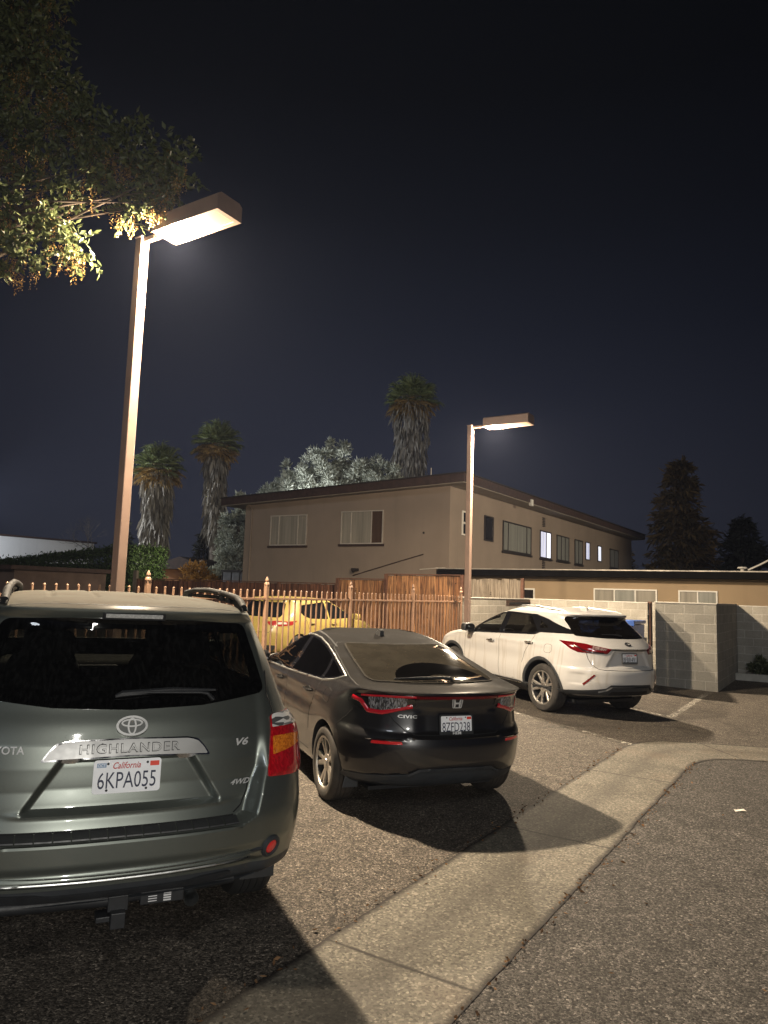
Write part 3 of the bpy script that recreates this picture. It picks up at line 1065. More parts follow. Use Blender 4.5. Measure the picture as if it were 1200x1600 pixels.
# bin
blue = simple('bin_blue', (.025, .085, .33), .45, .1, .25, 7, bmp=.2, bscale=30)
bn = site_root('steel_bin', -2.75, 15.3, 0); tag(bn, 'blue steel rubbish bin standing in the enclosure behind the white SUV', 'bin')
M = Matrix(((0, 0, 1, 0), (1, 0, 0, 0), (0, 1, 0, 0), (0, 0, 0, 1)))
MB().prism([(-.5, .18), (.5, .18), (.55, 1.28), (-.62, 1.28)], -.95, .95, M).build('bin_body', blue, bn, bevel=.01)
lp = MB().box(-.98, -.01, -.66, .60, 1.30, 1.38); lp.box(-.98, -.01, -.68, -.60, 1.26, 1.40); lp.build('bin_lid', blue, bn, bevel=.012)
lp = MB().box(.01, .98, -.66, .60, 1.30, 1.38); lp.box(.01, .98, -.68, -.60, 1.26, 1.40); lp.build('bin_lid', blue, bn, bevel=.012)
rb = MB()
for z in (.45, .75, 1.05): rb.box(-.93, .93, -.66, -.57, z, z + .06)
for x in (-.9, -.3, .3, .9): rb.box(x - .03, x + .03, -.66, -.57, .25, 1.25)
rb.build('bin_ribs', blue, bn, bevel=.006)
MB().box(.955, 1.06, -.35, .30, .80, .96).build('fork_pocket', simple('bin_dark_blue', (.015, .04, .12), .5, .1, .2, 9), bn, bevel=.006)
lb = MB()
rr = random.Random(3)
for k in range(16):
    x = .34 + rr.random() * .38; z = .86 + rr.random() * .34; l = .03 + rr.random() * .06
    lb.tube([(x, -.672, z), (x + l * .5, -.672, z + .05 * (rr.random() - .5)), (x + l, -.672, z + .02)], .007, 4)
lb.build('paint_scrawl', WHITEL, bn)
MB().box(.84, .93, -.668, -.66, 1.10, 1.18).build('bin_label', WHITEL, bn)
MB().tube([(-.35, -.2, 1.38), (-.35, -.2, 1.52), (-.30, -.2, 1.56), (-.26, -.2, 1.52), (-.27, -.2, 1.46)], .012, 8).build('lid_handle', BLACKP, bn, True)

# planter at the right
pl = site_root('planter_kerb', .2, 16.75, 0); tag(pl, 'low pale kerb of the planting bed at the far right', 'kerb')
MB().box(-.02, 10, -.09, .09, -.1, .17).build('kerb', simple('kerb_concrete', (.38, .36, .31), .85, 0, .2, 5, bmp=.3), pl, bevel=.015)
MB().box(-.02, 10, .092, .52, -.1, .12).build('soil', simple('soil', (.03, .022, .015), .95, 0, .4, 14, bmp=.6), pl)


# ------------------------------------------------------------------ iron fence
iron = simple('fence_paint_tan', (.26, .155, .098), .5, 0, .18, 6)
fr = site_root('iron_fence', -5.5, 0, gz(-5.5), 'g')
tag(fr, 'tan painted iron picket fence along the back of the parking stalls', 'fence')
posts = [-3.99, -1.59, .81, 3.21, 5.61, 8.01, 10.41, 12.79]
H = 1.70
for i, x in enumerate(posts):
    hp = H + .10
    p = MB().box(x - .031, x + .031, -.031, .031, -.05, hp).build('post', iron, fr, bevel=.003)
    MB().lathe([(.0, .135), (.008, .125), (.020, .10), (.030, .075), (.030, .058), (.018, .045), (.034, .035), (.040, .018), (.044, .0), (.0, .0)], 14, Matrix.Translation((x, 0, hp))).build('finial', iron, p, True, 50)
for i in range(len(posts) - 1):
    x0, x1 = posts[i] + .031, posts[i + 1] - .031
    m = MB()
    for k in range(15):
        x = posts[i] + (posts[i + 1] - posts[i]) * (k + 1) / 16
        z1 = H + rr.uniform(-.006, .006)
        m.box(x - .0105, x + .0105, -.0105, .0105, .06, z1)
        m.add([(x - .013, -.013, z1), (x + .013, -.013, z1), (x + .013, .013, z1), (x - .013, .013, z1), (x, 0, z1 + .022)], [(0, 1, 4), (1, 2, 4), (2, 3, 4), (3, 0, 4), (3, 2, 1, 0)])
    m.build('picket_panel', iron, fr)
    for z in (.13, H - .13):
        for y0, y1 in ((-.021, -.0108), (.0108, .021)): pass
        MB().box(x0, x1, -.0175, .0175, z - .016, z + .016).build('rail', iron, fr, bevel=.002)


# ------------------------------------------------------------------ timber fences
def board_mat(name, c0, c1, c2):
    m, nt, bs = nodes(name)
    v = coords(nt)
    at = nt.nodes.new('ShaderNodeAttribute'); at.attribute_name = 'tone'
    vs = coords(nt, 'Object', (26, 26, 1.3))
    g = noise(nt, vs, 1.0, 6, .65, .6)
    c = mixc(nt, at.outputs['Fac'], c0, c1)
    c = mixc(nt, ramp(nt, g, [(.40, .92), (.60, 0.0)]), c, c2)
    kn = nt.nodes.new('ShaderNodeTexVoronoi'); kn.inputs['Scale'].default_value = 4.2; nt.links.new(v, kn.inputs['Vector'])
    c = mixc(nt, ramp(nt, kn.outputs['Distance'], [(.06, .95), (.13, 0.0)]), c, tuple(x * .25 for x in c2))
    c = mixc(nt, ramp(nt, noise(nt, v, 2.2, 5), [(.52, 0.0), (.72, .75)]), c, tuple(x * .5 for x in c2))
    nt.links.new(c, bs.inputs['Base Color']); bs.inputs['Roughness'].default_value = .8
    bump(nt, bs, g, .4, .006)
    return m


def timber_fence(label, a0, a1, b, z1, mat, postm, bw_=.14, ragged=.02, cap=False, posts=2.4, seed=1):
    z0 = gz(a0) - .2
    root = site_root('timber_fence', a0, b, 0); tag(root, label, 'fence')
    r = random.Random(seed)
    m = MB(); tone = []
    x = 0.0; L = a1 - a0
    while x < L - .03:
        w = bw_ * r.uniform(.9, 1.1)
        w = min(w, L - x)
        d = r.uniform(-.006, .006); zt = z1 + r.uniform(-ragged, ragged); t = r.random()
        n0 = len(m.v)
        m.box(x + .005, x + w - .005, d - .010, d + .010, z0, zt)
        tone += [t] * (len(m.v) - n0)
        x += w
    o = m.build('board_panel', mat, root)
    at = o.data.attributes.new('tone', 'FLOAT', 'POINT'); at.data.foreach_set('value', tone)
    k = max(1, int(round(L / posts)))
    for i in range(k + 1):
        xx = L * i / k
        MB().box(xx - .05, xx + .05, -.115, -.019, z0, z1 + .05).build('post', postm, root, bevel=.005)
    for z in (z0 + .35, z1 - .25):
        MB().box(0, L, .019, .06, z - .045, z + .045).build('rail', postm, root)
    if cap: MB().box(-.02, L + .02, -.07, .07, z1 + .025, z1 + .06).build('top_cap', postm, root, bevel=.004)
    return root


orange = board_mat('redwood_boards', (.25, .108, .042), (.48, .245, .105), (.045, .017, .009))
brown = board_mat('old_redwood_boards', (.11, .042, .022), (.24, .10, .05), (.028, .011, .007))
greyw = board_mat('weathered_boards', (.22, .18, .135), (.32, .27, .21), (.11, .085, .06))
timber_fence('tall bright redwood board fence left of the far lamp post', -10.8, -7.88, 17.8, 2.47, orange, wood_dk, .145, .02, True, 2.9, 3)
timber_fence('middle-height redwood fence section below the beige wall, stepping down to the left', -12.86, -10.82, 17.8, 2.29, orange, wood_dk, .145, .01, True, 2.1, 4)
timber_fence('low dark board fence stretching left behind the yellow car', -23.7, -12.9, 17.8, 2.10, brown, wood_dk, .15, .012, True, 2.4, 5)
timber_fence('weathered grey board fence right of the far lamp post, behind the block wall', -7.78, -5.9, 18.0, 2.40, greyw, wood_dk, .13, .035, False, 1.9, 6)


# ------------------------------------------------------------------ lamp posts
polem = simple('lamp_post_paint', (.225, .155, .122), .42, .0, .1, 4)
def lens_glow():
    m, nt, bs = nodes('lamp_lens')
    v = coords(nt)
    sp = nt.nodes.new('ShaderNodeSeparateXYZ'); nt.links.new(v, sp.inputs[0])
    bs.inputs['Specular IOR Level'].default_value = .05
    f = N_range(nt, sp.outputs[0], .55, 1.45)
    c = ramp(nt, f, [(0, (1.0, .86, .62)), (.5, (1.0, .78, .42)), (1, (1.0, .66, .26))])
    nt.links.new(mixc(nt, .95, c, (.04, .035, .03)), bs.inputs['Base Color']); nt.links.new(c, bs.inputs['Emission Color'])
    nt.links.new(ramp(nt, f, [(0, 1.0), (.42, .6), (.58, .16), (1, .115)]), bs.inputs['Emission Strength'])
    em = nt.nodes.new('ShaderNodeMath'); em.operation = 'MULTIPLY'; em.inputs[1].default_value = 9.0
    l = bs.inputs['Emission Strength'].links[0]; src = l.from_socket; nt.links.remove(l)
    nt.links.new(src, em.inputs[0]); nt.links.new(em.outputs[0], bs.inputs['Emission Strength'])
    return m
lens_m = lens_glow()


def lamp_post(a, b, zl, label, power):
    z0 = gz(a)
    r = site_root('lamp_post', a, b, z0); tag(r, label, 'lamp post', 'shoebox lamp posts along the iron fence')
    h = zl - z0
    MB().box(-.064, .064, -.064, .064, .02, h + .07).build('pole', polem, r, bevel=.012)
    MB().box(-.16, .16, -.16, .16, -.1, .03).build('base_plate', polem, r, bevel=.01)
    MB().box(-.072, .072, -.072, .072, h + .07, h + .09).build('pole_cap', polem, r, bevel=.006)
    MB().box(.066, .42, -.035, .035, h + .01, h + .065).build('arm', polem, r, bevel=.005)
    x0, x1, w = .42, 1.57, .20
    hd = MB()
    for (u0, u1, v0, v1) in ((x0, x1, -w, -w + .02), (x0, x1, w - .02, w), (x0, x0 + .03, -w + .02, w - .02), (x1 - .03, x1, -w + .02, w - .02)):
        hd.box(u0, u1, v0, v1, h - .02, h + .175)
    hd.prism([(-w, h + .175), (w, h + .175), (w - .05, h + .21), (-w + .05, h + .21)], x0, x1, Matrix(((0, 0, 1, 0), (1, 0, 0, 0), (0, 1, 0, 0), (0, 0, 0, 1))))
    # flange round the lens
    for (u0, u1, v0, v1) in ((x0 + .03, x0 + .06, -w + .02, w - .02), (x1 - .07, x1 - .03, -w + .02, w - .02), (x0 + .06, x1 - .07, -w + .02, -w + .06), (x0 + .06, x1 - .07, w - .06, w - .02)):
        hd.box(u0, u1, v0, v1, h - .018, h + .0)
    ho = hd.build('lamp_housing', polem, r)
    MB().box(x0 + .058, x1 - .068, -w + .058, w - .058, h + .004, h + .012).build('lamp_lens', lens_m, ho)
    l = bpy.data.lights.new('lamp_light', 'AREA'); l.shape = 'RECTANGLE'; l.size = .30; l.size_y = .20
    l.energy = power * 1.35; l.color = (1.0, .815, .59)
    lo = bpy.data.objects.new('lamp_light', l); COL.objects.link(lo)
    lo.location = site(a, b, zl - .006) + Vector((PV[0], PV[1], 0)) * .68
    lo.rotation_euler = (0, 0, -GA)
    l = bpy.data.lights.new('lamp_bulb', 'POINT'); l.shadow_soft_size = .06; l.energy = power * 1.7; l.color = (1.0, .815, .59)
    lo = bpy.data.objects.new('lamp_bulb', l); COL.objects.link(lo)
    lo.location = site(a, b, zl - .085) + Vector((PV[0], PV[1], 0)) * .64
    return r


LP = 1060
lamp_post(-5.18, 2.48, 6.31, 'near tan lamp post with a lit shoebox lamp, standing behind the grey-green SUV', LP)
lamp_post(-5.17, 12.48, 5.97, 'far tan lamp post with a lit shoebox lamp, beside the pale block wall', LP * .86)

# scrap of paper on the drive
pp = MB(); c = Vector((3.31, 6.74, .006))
pp.add([c + Vector(d) for d in ((-.05, -.02, 0), (.0, -.035, .012), (.06, -.01, .003), (.05, .03, .012), (-.01, .035, .002), (-.045, .02, .01))], [(0, 1, 4, 5), (1, 2, 3, 4)])
tag(pp.build('paper_scrap', simple('paper', (.75, .70, .62), .8, 0, .05, 20)), 'crumpled white scrap of paper lying on the dark drive', 'litter')

# dry leaves and grit caught along the gutter, under the fence and here and there on the lot
def litter():
    P = []
    for _ in range(150): P.append((RNG.normal() * .035, RNG.uniform(-2, 6.2)))
    for _ in range(190): P.append((.90 + abs(RNG.normal()) * .05 - .015, RNG.uniform(-2, 6.0)))
    for _ in range(60): P.append((-abs(RNG.normal()) * 2.2 - .1, RNG.uniform(-1, 13)))
    for _ in range(40): P.append((.95 + abs(RNG.normal()) * 1.6, RNG.uniform(-1, 9)))
    for _ in range(80): P.append((-5.35 + RNG.normal() * .12, RNG.uniform(0, 13)))
    V = []
    for a, b in P: V.append(tuple(site(a, b, gz(a) + .016)))
    P = np.array(V); n = len(P)
    D = RNG.normal(size=(n, 3)) * [1, 1, .22]
    return leaves(P, D, RNG.uniform(.012, .045, n), RNG.uniform(.008, .022, n), .35)

# ------------------------------------------------------------------ buildings
def stucco(name, col, var=.10):
    m, nt, bs = nodes(name)
    v = coords(nt)
    n1 = noise(nt, v, .5, 6, .6); n2 = noise(nt, v, 70, 4, .7)
    vs = coords(nt, 'Object', (2.2, 2.2, .25))
    c = ramp(nt, n1, [(.3, tuple(x * (1 - var) for x in col)), (.7, tuple(x * (1 + var) for x in col))])
    c = mixc(nt, ramp(nt, noise(nt, vs, 1, 5), [(.55, 0.0), (.8, .3)]), c, tuple(x * .6 for x in col))
    nt.links.new(c, bs.inputs['Base Color']); bs.inputs['Roughness'].default_value = .92; bs.inputs['Specular IOR Level'].default_value = .2
    bump(nt, bs, n2, .35, .006)
    return m


tan = stucco('tan_stucco', (.258, .205, .160)); tanlow = stucco('ochre_stucco', (.34, .25, .155))
fascia = simple('fascia_brown', (.042, .022, .016), .7, 0, .35, 5); soffit = simple('soffit_paint', (.30, .26, .21), .8, 0, .1, 3)
wfr = simple('window_frame_pale', (.52, .47, .40), .5, .2, .1, 8); wfd = simple('window_frame_dark', (.028, .022, .02), .5, .1, .1, 8); wfw = simple('window_frame_white', (.70, .66, .58), .5, 0, .08, 8)
def curtain_mat(name, col, fold=9, em=0.0, emc=(1, 1, 1)):
    m, nt, bs = nodes(name)
    vs = coords(nt, 'Object', (fold, fold, .35))
    g = noise(nt, vs, 1.0, 4)
    c = ramp(nt, g, [(.3, tuple(x * .65 for x in col)), (.7, col)])
    nt.links.new(c, bs.inputs['Base Color']); bs.inputs['Roughness'].default_value = .25; bs.inputs['Coat Weight'].default_value = .6
    if em:
        nt.links.new(mixc(nt, 1.0, c, emc, 'MULTIPLY'), bs.inputs['Emission Color']); bs.inputs['Emission Strength'].default_value = em
    return m
cur = curtain_mat('curtain_beige', (.34, .31, .25)); curd = curtain_mat('pane_brown_dark', (.09, .055, .035)); curp = curtain_mat('curtain_pale_grey', (.30, .30, .26)); dkp = curtain_mat('pane_dark', (.02, .018, .018))
lit = curtain_mat('lit_window_cool', (.9, .9, .9), 4, 1.0, (.72, .76, 1.0)); litw = curtain_mat('lit_window_bright', (.95, .95, .95), 3, 1.5, (.85, .88, 1.0))


def window(root, face, u0, u1, z0, z1, frame, panes, off=0.0, fw=.045, sill=None):
    """a framed window on the front (x runs along) or side (y runs along); panes: (share, material)"""
    def bx(mb, a0, a1, d0, d1, c0, c1):
        if face == 'front': mb.box(a0, a1, off - d1, off - d0, c0, c1)
        else: mb.box(off + d0, off + d1, a0, a1, c0, c1)
    m = MB()
    bx(m, u0, u1, .0, .05, z0, z0 + fw); bx(m, u0, u1, .0, .05, z1 - fw, z1)
    bx(m, u0, u0 + fw, .0, .05, z0 + fw, z1 - fw); bx(m, u1 - fw, u1, .0, .05, z0 + fw, z1 - fw)
    tot = sum(p[0] for p in panes); x = u0 + fw; W = u1 - u0 - 2 * fw
    cuts = []
    for i, (s, mt) in enumerate(panes):
        x1 = x + W * s / tot
        if i < len(panes) - 1: bx(m, x1 - fw * .45, x1 + fw * .45, .0, .045, z0 + fw, z1 - fw)
        cuts.append((x, x1, mt)); x = x1
    w = m.build('window', frame, root)
    for a0, a1, mt in cuts:
        p = MB(); bx(p, a0, a1, .006, .018, z0 + fw, z1 - fw); p.build('pane', mt, w)
    if sill:
        s = MB(); bx(s, u0 - .08, u1 + .06, .002, .09, z0 - .09, z0 - .004); s.build('sill', sill, w)
    return w


# two storeys, end wall to the camera
B2 = site_root('apartment_building', -10.46, 21.8, 0); tag(B2, 'two-storey tan apartment building with a dark flat roof and lit side windows', 'building')
ox, oy = 10.46, -21.8
fp = [(0, 0), (0, 29.6), (-7.5, 29.6), (-7.5, 9), (-10.9, 9), (-10.9, 0)]
zt = lambda x, y: 6.20 + .035 * x + .006 * y
V = [(x, y, .0) for x, y in fp] + [(x, y, zt(x, y)) for x, y in fp]; n = len(fp)
mesh_obj('wall', V, [(i, (i + 1) % n, n + (i + 1) % n, n + i) for i in range(n)], tan, B2)
# roof slab with deep eaves, tilted to the left
rp = [(.86, -.55), (.86, 30.2), (-8.3, 30.2), (-8.3, 9.8), (-12.0, 9.8), (-12.0, -.55)]
def slab(name, poly, lo, hi, mat):
    V = [(x, y, zt(x, y) + lo) for x, y in poly] + [(x, y, zt(x, y) + hi) for x, y in poly]; n = len(poly)
    F = [tuple(range(n)), tuple(range(2 * n - 1, n - 1, -1))] + [(i, n + i, n + (i + 1) % n, (i + 1) % n) for i in range(n)]
    return mesh_obj(name, V, F, mat, B2)
roof = slab('roof', rp, .0, .33, fascia)
slab('roof_edge', [(.93, -.62), (.93, 30.27), (-8.37, 30.27), (-8.37, 9.87), (-12.07, 9.87), (-12.07, -.62)], .331, .37, simple('roof_edge_dark', (.02, .016, .014), .8))
slab('soffit', [(.80, -.50), (.80, 30.1), (-8.2, 30.1), (-8.2, 9.7), (-11.9, 9.7), (-11.9, -.5)], -.03, -.002, soffit)
window(B2, 'front', -19.74 + ox, -17.6 + ox, 3.86, 5.25, wfr, [(1, cur), (2.4, cur), (1, cur)], sill=fascia)
window(B2, 'front', -15.72 + ox, -13.55 + ox, 3.89, 5.31, wfr, [(1.1, cur), (2.3, cur), (1.2, curd)], sill=fascia)
for (b0, b1, z0, z1, fr_, pn, sl_) in ((22.86, 23.5, 4.30, 5.30, wfw, [(1, dkp)], None), (25.03, 25.98, 4.25, 5.35, wfd, [(1, dkp)], None), (27.07, 30.65, 3.94, 5.33, wfd, [(1, curp), (4.2, curp), (1, curp)], wfd),
        (31.93, 33.6, 3.90, 5.33, wfd, [(1.3, lit), (1, litw)], wfd), (34.53, 36.63, 3.92, 5.31, wfd, [(1, curp), (1, curp), (.9, curp)], wfd), (37.69, 39.18, 3.88, 5.32, wfd, [(1, curp), (1.1, curp)], wfd),
        (39.83, 40.70, 4.23, 5.34, wfd, [(1, lit)], None), (42.44, 43.25, 4.27, 5.30, wfd, [(1, litw)], None), (45.33, 47.5, 4.02, 5.30, wfd, [(1, curp), (1, curp)], wfd)):
    ww = window(B2, 'side', b0 + oy, b1 + oy, z0, z1, fr_, pn, sill=sl_, fw=.06)
    if fr_ is wfw: MB().box(.0, .05, b0 + oy + .05, b1 + oy - .05, 4.77, 4.85).build('meeting_rail', wfw, ww)
for z0, z1 in ((5.55, 6.05), (3.32, 3.86)):
    m = MB()
    for k in range(6): m.box(.004, .05, 32.30 + oy, 32.62 + oy, z0 + k * (z1 - z0) / 6, z0 + (k + .55) * (z1 - z0) / 6)
    m.build('wall_vent', wfd, B2)
MB().box(.80, .92, 28.3 + oy, 28.55 + oy, 6.12, 6.42).build('eaves_light', simple('fitting_white', (.6, .58, .52), .5), roof)
hv = MB().box(-3.2, -1.0, 16.5, 19.5, 6.6, 7.25); hv.box(-2.8, -1.6, 20.3, 22.6, 6.6, 7.45); hv.build('roof_equipment', fascia, B2, bevel=.03)
MB().box(-2.1, -1.0, 19.8, 21.2, 6.6, 7.15).build('roof_equipment', simple('galvanised', (.35, .35, .34), .5, .5), B2, bevel=.03)
MB().tube([(-10.45, -.05, 0), (-10.45, -.05, 5.6), (-10.45, -.3, 5.78)], .035, 8).build('downpipe', tan, B2, True, 50)
MB().tube([(-4.55, -.02, 2.55), (-2.5, -.025, 3.1), (-1.15, -.02, 3.45)], .022, 6).build('wall_conduit', fascia, B2)
MB().lathe([(0, .02), (.04, .02), (.05, 0)], 12, Matrix.Translation((-1.17, -.005, 4.32)) @ Matrix.Rotation(R(90), 4, 'X')).build('wall_hole', wfd, B2)
MB().tube([(-.62, -.5, 6.5), (-.62, -.5, 6.85)], .015, 5).build('roof_pipe', wfr, roof)
fl = MB().box(-4.55, -4.25, -.16, -.01, 2.75, 2.86); fl.tube([(-4.4, -.1, 2.8), (-4.4, -.25, 2.72)], .06, 8); fl.build('wall_fitting', wfd, B2)

# single storey in front of its side
B1 = site_root('low_building', -10.3, 21.3, 0); tag(B1, 'single-storey ochre building with black roof edge, behind the block wall', 'building')
MB().box(-.12, 15, 0, 8.5, 0, 2.62).build('wall', tanlow, B1)
ro = MB().box(-.22, 15.4, -.42, 9, 2.62, 2.83).build('roof', simple('fascia_black', (.006, .0055, .0055), .9, 0, .3, 6, spec=.08), B1)
MB().box(-.25, 15.45, -.45, 9.05, 2.832, 2.872).build('roof_edge', simple('gravel_stop', (.42, .38, .33), .5, .4, .4, 3), ro, bevel=.006)
window(B1, 'front', -7.71 + 10.3, -6.74 + 10.3, 1.1, 2.19, wfw, [(1, dkp), (2.0, dkp)], fw=.05)
window(B1, 'front', -4.64 + 10.3, -2.58 + 10.3, 1.1, 2.25, wfw, [(1, cur), (1.05, curp), (1, cur)], fw=.045)
window(B1, 'front', -1.93 + 10.3, -.78 + 10.3, 1.1, 2.25, wfw, [(1, cur), (1, curp)], fw=.045)
an = MB(); an.lathe([(0, .16), (.13, .15), (.15, .10), (.06, .08), (.05, 0)], 14, Matrix.Translation((10.2, .3, 2.872))); an.tube([(10.36, .3, 2.93), (10.7, .3, 3.1), (11.6, .3, 3.62)], .03, 6)
rl = an.build('roof_fitting', simple('fitting_pale', (.55, .52, .46), .5), B1, True, 40)
MB().tube([(-.9, -.5, 2.80), (-.2, -.48, 2.86), (.1, -.3, 2.875)], .02, 6).build('roof_cable', wfr, B1)

# far left: white hall, low garage, house, shed
hallm = stucco('white_wall', (.62, .62, .62), .05)
WB = site_root('white_hall', -47.2, 10, 0); tag(WB, 'long white flat-topped hall at the far left, lit by a cold floodlight', 'building')
MB().box(-20, 0, -20, 22.2, 0, 4.98).build('wall', hallm, WB)
MB().box(-20.2, .12, -20.2, 22.4, 4.98, 5.12).build('roof', fascia, WB)
GB = site_root('garage', -25.6, 12.0, 0); tag(GB, 'low dull brown garage with a flat roof, at the left edge', 'garage')
MB().box(-5, 2.0, 0, 4, 0, 2.3).build('wall', simple('garage_brown', (.11, .075, .06), .85, 0, .2, 2), GB)
MB().box(-5.2, 2.2, -.25, 4.2, 2.3, 2.46).build('roof', fascia, GB)
gw = MB().box(-1.6, .7, -.04, -.005, .3, 2.1).build('garage_door', simple('garage_door_brown', (.07, .045, .035), .8, 0, .2, 4), GB)
HS = empty('small_house', (-12.4, 46, 0), -.25); tag(HS, 'small house with an orange-brown wall, seen between hedge and palm trunk', 'house')
MB().box(-2.4, 1.6, 0, 6, 0, 2.95).build('wall', stucco('orange_stucco', (.36, .17, .08)), HS)
hr = MB().prism([(-2.9, 2.95), (2.1, 2.95), (-.4, 3.75)], -.5, 6.5, Matrix(((1, 0, 0, 0), (0, 0, 1, 0), (0, 1, 0, 0), (0, 0, 0, 1)))).build('roof', fascia, HS)
MB().box(-2.5, -1.4, -.35, -.1, 3.05, 3.22).build('eaves_board', wfw, HS)
SH = empty('shed', (-7.85, 38, 0), -GA); tag(SH, 'pale grey shed behind mesh, left of the apartment building', 'shed')
MB().box(-.75, .55, 0, 2.2, 0, 2.72).build('wall', simple('shed_grey', (.36, .38, .42), .6, .2, .2, 3), SH)
MB().box(-.85, .65, -.1, 2.3, 2.72, 2.8).build('roof', wfd, SH)
sp_ = MB()
for x in (-.75, -.1, .5): sp_.box(x - .03, x + .03, -.08, -.02, 0, 2.7)
sp_.build('frame', wfd, SH)

# ------------------------------------------------------------------ planting
def leaf_mat(name, lo, hi, trans=.25, rough=.5):
    m, nt, bs = nodes(name)
    g = nt.nodes.new('ShaderNodeNewGeometry')
    v = coords(nt)
    f = math_(nt, 'ADD', math_(nt, 'MULTIPLY', g.outputs['Random Per Island'], .65), math_(nt, 'MULTIPLY', noise(nt, v, 1.1, 4), .5))
    c = ramp(nt, f, [(.25, lo), (.9, hi)])
    nt.links.new(c, bs.inputs['Base Color']); bs.inputs['Roughness'].default_value = rough
    bs.inputs['Specular IOR Level'].default_value = .35
    if trans:
        out = nt.nodes['Material Output']
        t = nt.nodes.new('ShaderNodeBsdfTranslucent'); nt.links.new(c, t.inputs[0])
        mx = nt.nodes.new('ShaderNodeMixShader'); mx.inputs[0].default_value = trans
        nt.links.new(bs.outputs[0], mx.inputs[1]); nt.links.new(t.outputs[0], mx.inputs[2]); nt.links.new(mx.outputs[0], out.inputs[0])
    return m


def unit(v):
    return v / np.maximum(np.linalg.norm(v, axis=1, keepdims=True), 1e-9)


def leaves(P, D, L, W, fold=.25, wide=.45):
    """kite leaves with a folded midrib at points P pointing along D"""
    n = len(P); D = unit(D)
    A = RNG.normal(size=(n, 3)); S = unit(np.cross(D, A)); U = np.cross(S, D)
    L = np.broadcast_to(np.asarray(L, float), (n,))[:, None]; W = np.broadcast_to(np.asarray(W, float), (n,))[:, None]
    base = P; tip = P + D * L; mid = P + D * L * wide - U * W * fold
    l = P + D * L * wide + S * W * .5; r = P + D * L * wide - S * W * .5
    V = np.stack([base, l, tip, r], 1).reshape(-1, 3)
    V2 = np.stack([base, l, mid, r, tip], 1).reshape(-1, 3)
    i = np.arange(n)[:, None] * 5
    F = np.concatenate([i + [[0, 1, 2]], i + [[1, 4, 2]], i + [[4, 3, 2]], i + [[3, 0, 2]]], 0)
    return V2, F


def ball(n, fill=.5):
    d = unit(RNG.normal(size=(n, 3))); return d * (RNG.random((n, 1)) ** fill)


def cat_(parts):
    V = []; F = []; k = 0
    for v, f in parts: V.append(v); F.append(f + k); k += len(v)
    return np.concatenate(V), np.concatenate(F)


bark = simple('bark', (.07, .05, .035), .9, 0, .35, 9, bmp=.7, bscale=40)

# overhanging street tree, its trunk just out of frame to the left
TR = empty('overhanging_tree', (-6.6, 8.0, 0)); tag(TR, 'leafy tree with hanging seed tassels overhanging the near lamp', 'tree')
base = Vector((-6.6, 8.0, 0))
tips = [(-4.95, 8.6, 8.9, .55), (-4.65, 8.6, 8.28, .45), (-4.10, 8.4, 7.70, .36), (-4.52, 8.2, 7.13, .42), (-3.76, 8.4, 7.44, .33), (-3.31, 8.4, 7.27, .34), (-2.88, 8.5, 7.28, .28), (-3.08, 8.6, 6.95, .30), (-3.82, 8.3, 6.76, .30), (-4.31, 8.2, 6.56, .36),
        (-4.54, 8.1, 6.17, .34), (-4.14, 8.2, 5.93, .28), (-3.82, 8.2, 5.86, .20), (-4.36, 8.1, 5.66, .20), (-3.36, 8.5, 6.56, .22), (-2.94, 8.6, 6.62, .16), (-3.62, 8.4, 7.13, .28), (-4.81, 8.2, 7.38, .42), (-5.05, 8.4, 8.38, .5), (-4.62, 8.0, 5.75, .24),
        (-5.4, 8.2, 7.0, .5), (-5.4, 8.1, 8.0, .5), (-5.3, 8.6, 9.5, .5), (-4.75, 8.7, 9.55, .34), (-4.3, 8.5, 8.05, .22), (-4.05, 8.3, 6.25, .2), (-2.84, 8.3, 6.72, .18), (-2.62, 8.25, 6.88, .13), (-2.95, 8.3, 6.5, .12)]
tb_ = MB(); tb_.tube([tuple(base + Vector(d) - base * 0) for d in ((0, 0, 0), (.05, .02, 1.5), (.15, .03, 3.2), (.35, .05, 4.8))], [.20, .17, .15, .12], 10)
br_ = MB(); fork = base + Vector((.35, .05, 4.8))
for x, y, z, r in tips:
    t = Vector((x, y, z)); up_ = max(.25, (7.2 - z) * .9)
    m1 = fork.lerp(t, .3) + Vector((RNG.normal() * .12, RNG.normal() * .2, up_ * .8)); m2 = fork.lerp(t, .65) + Vector((RNG.normal() * .1, RNG.normal() * .12, up_ * .75)); m3 = fork.lerp(t, .88) + Vector((0, RNG.normal() * .05, up_ * .3))
    br_.tube([fork, m1, m2, m3, t], [.05, .030, .017, .010, .005], 6)
to = MB(); to.v, to.f = tb_.v, tb_.f
o = to.build('trunk', bark, None, True, 60); o.parent = TR; o.location = -base
o = br_.build('limbs', bark, None, True, 60); o.parent = TR; o.location = -base
parts = []; tas = MB(); dens = []
for x, y, z, r in tips:
    n = int(540 * r ** 2 / .16)
    cen = np.array([x, y, z])
    # twigs first, leaves along them
    nt_ = max(8, n // 11)
    tw = ball(nt_, .45) * r * [1, .8, .9] + cen
    td = unit(tw - cen + [0, 0, .12 * r] + RNG.normal(size=(nt_, 3)) * .3 * r)
    for k in range(11):
        P = tw + td * (RNG.random((nt_, 1)) * .22 - .04) + RNG.normal(size=(nt_, 3)) * .018
        D = td * .6 + RNG.normal(size=(nt_, 3)) * .75 + [0, 0, -.25]
        parts.append(leaves(P, D, RNG.uniform(.065, .12, nt_), RNG.uniform(.036, .058, nt_)))
V, F = cat_(parts)
o = mesh_obj('crown', V, F, leaf_mat('leaf_street_tree', (.045, .058, .020), (.130, .150, .062), .3, .4)); o.parent = TR; o.location = -base
parts = []
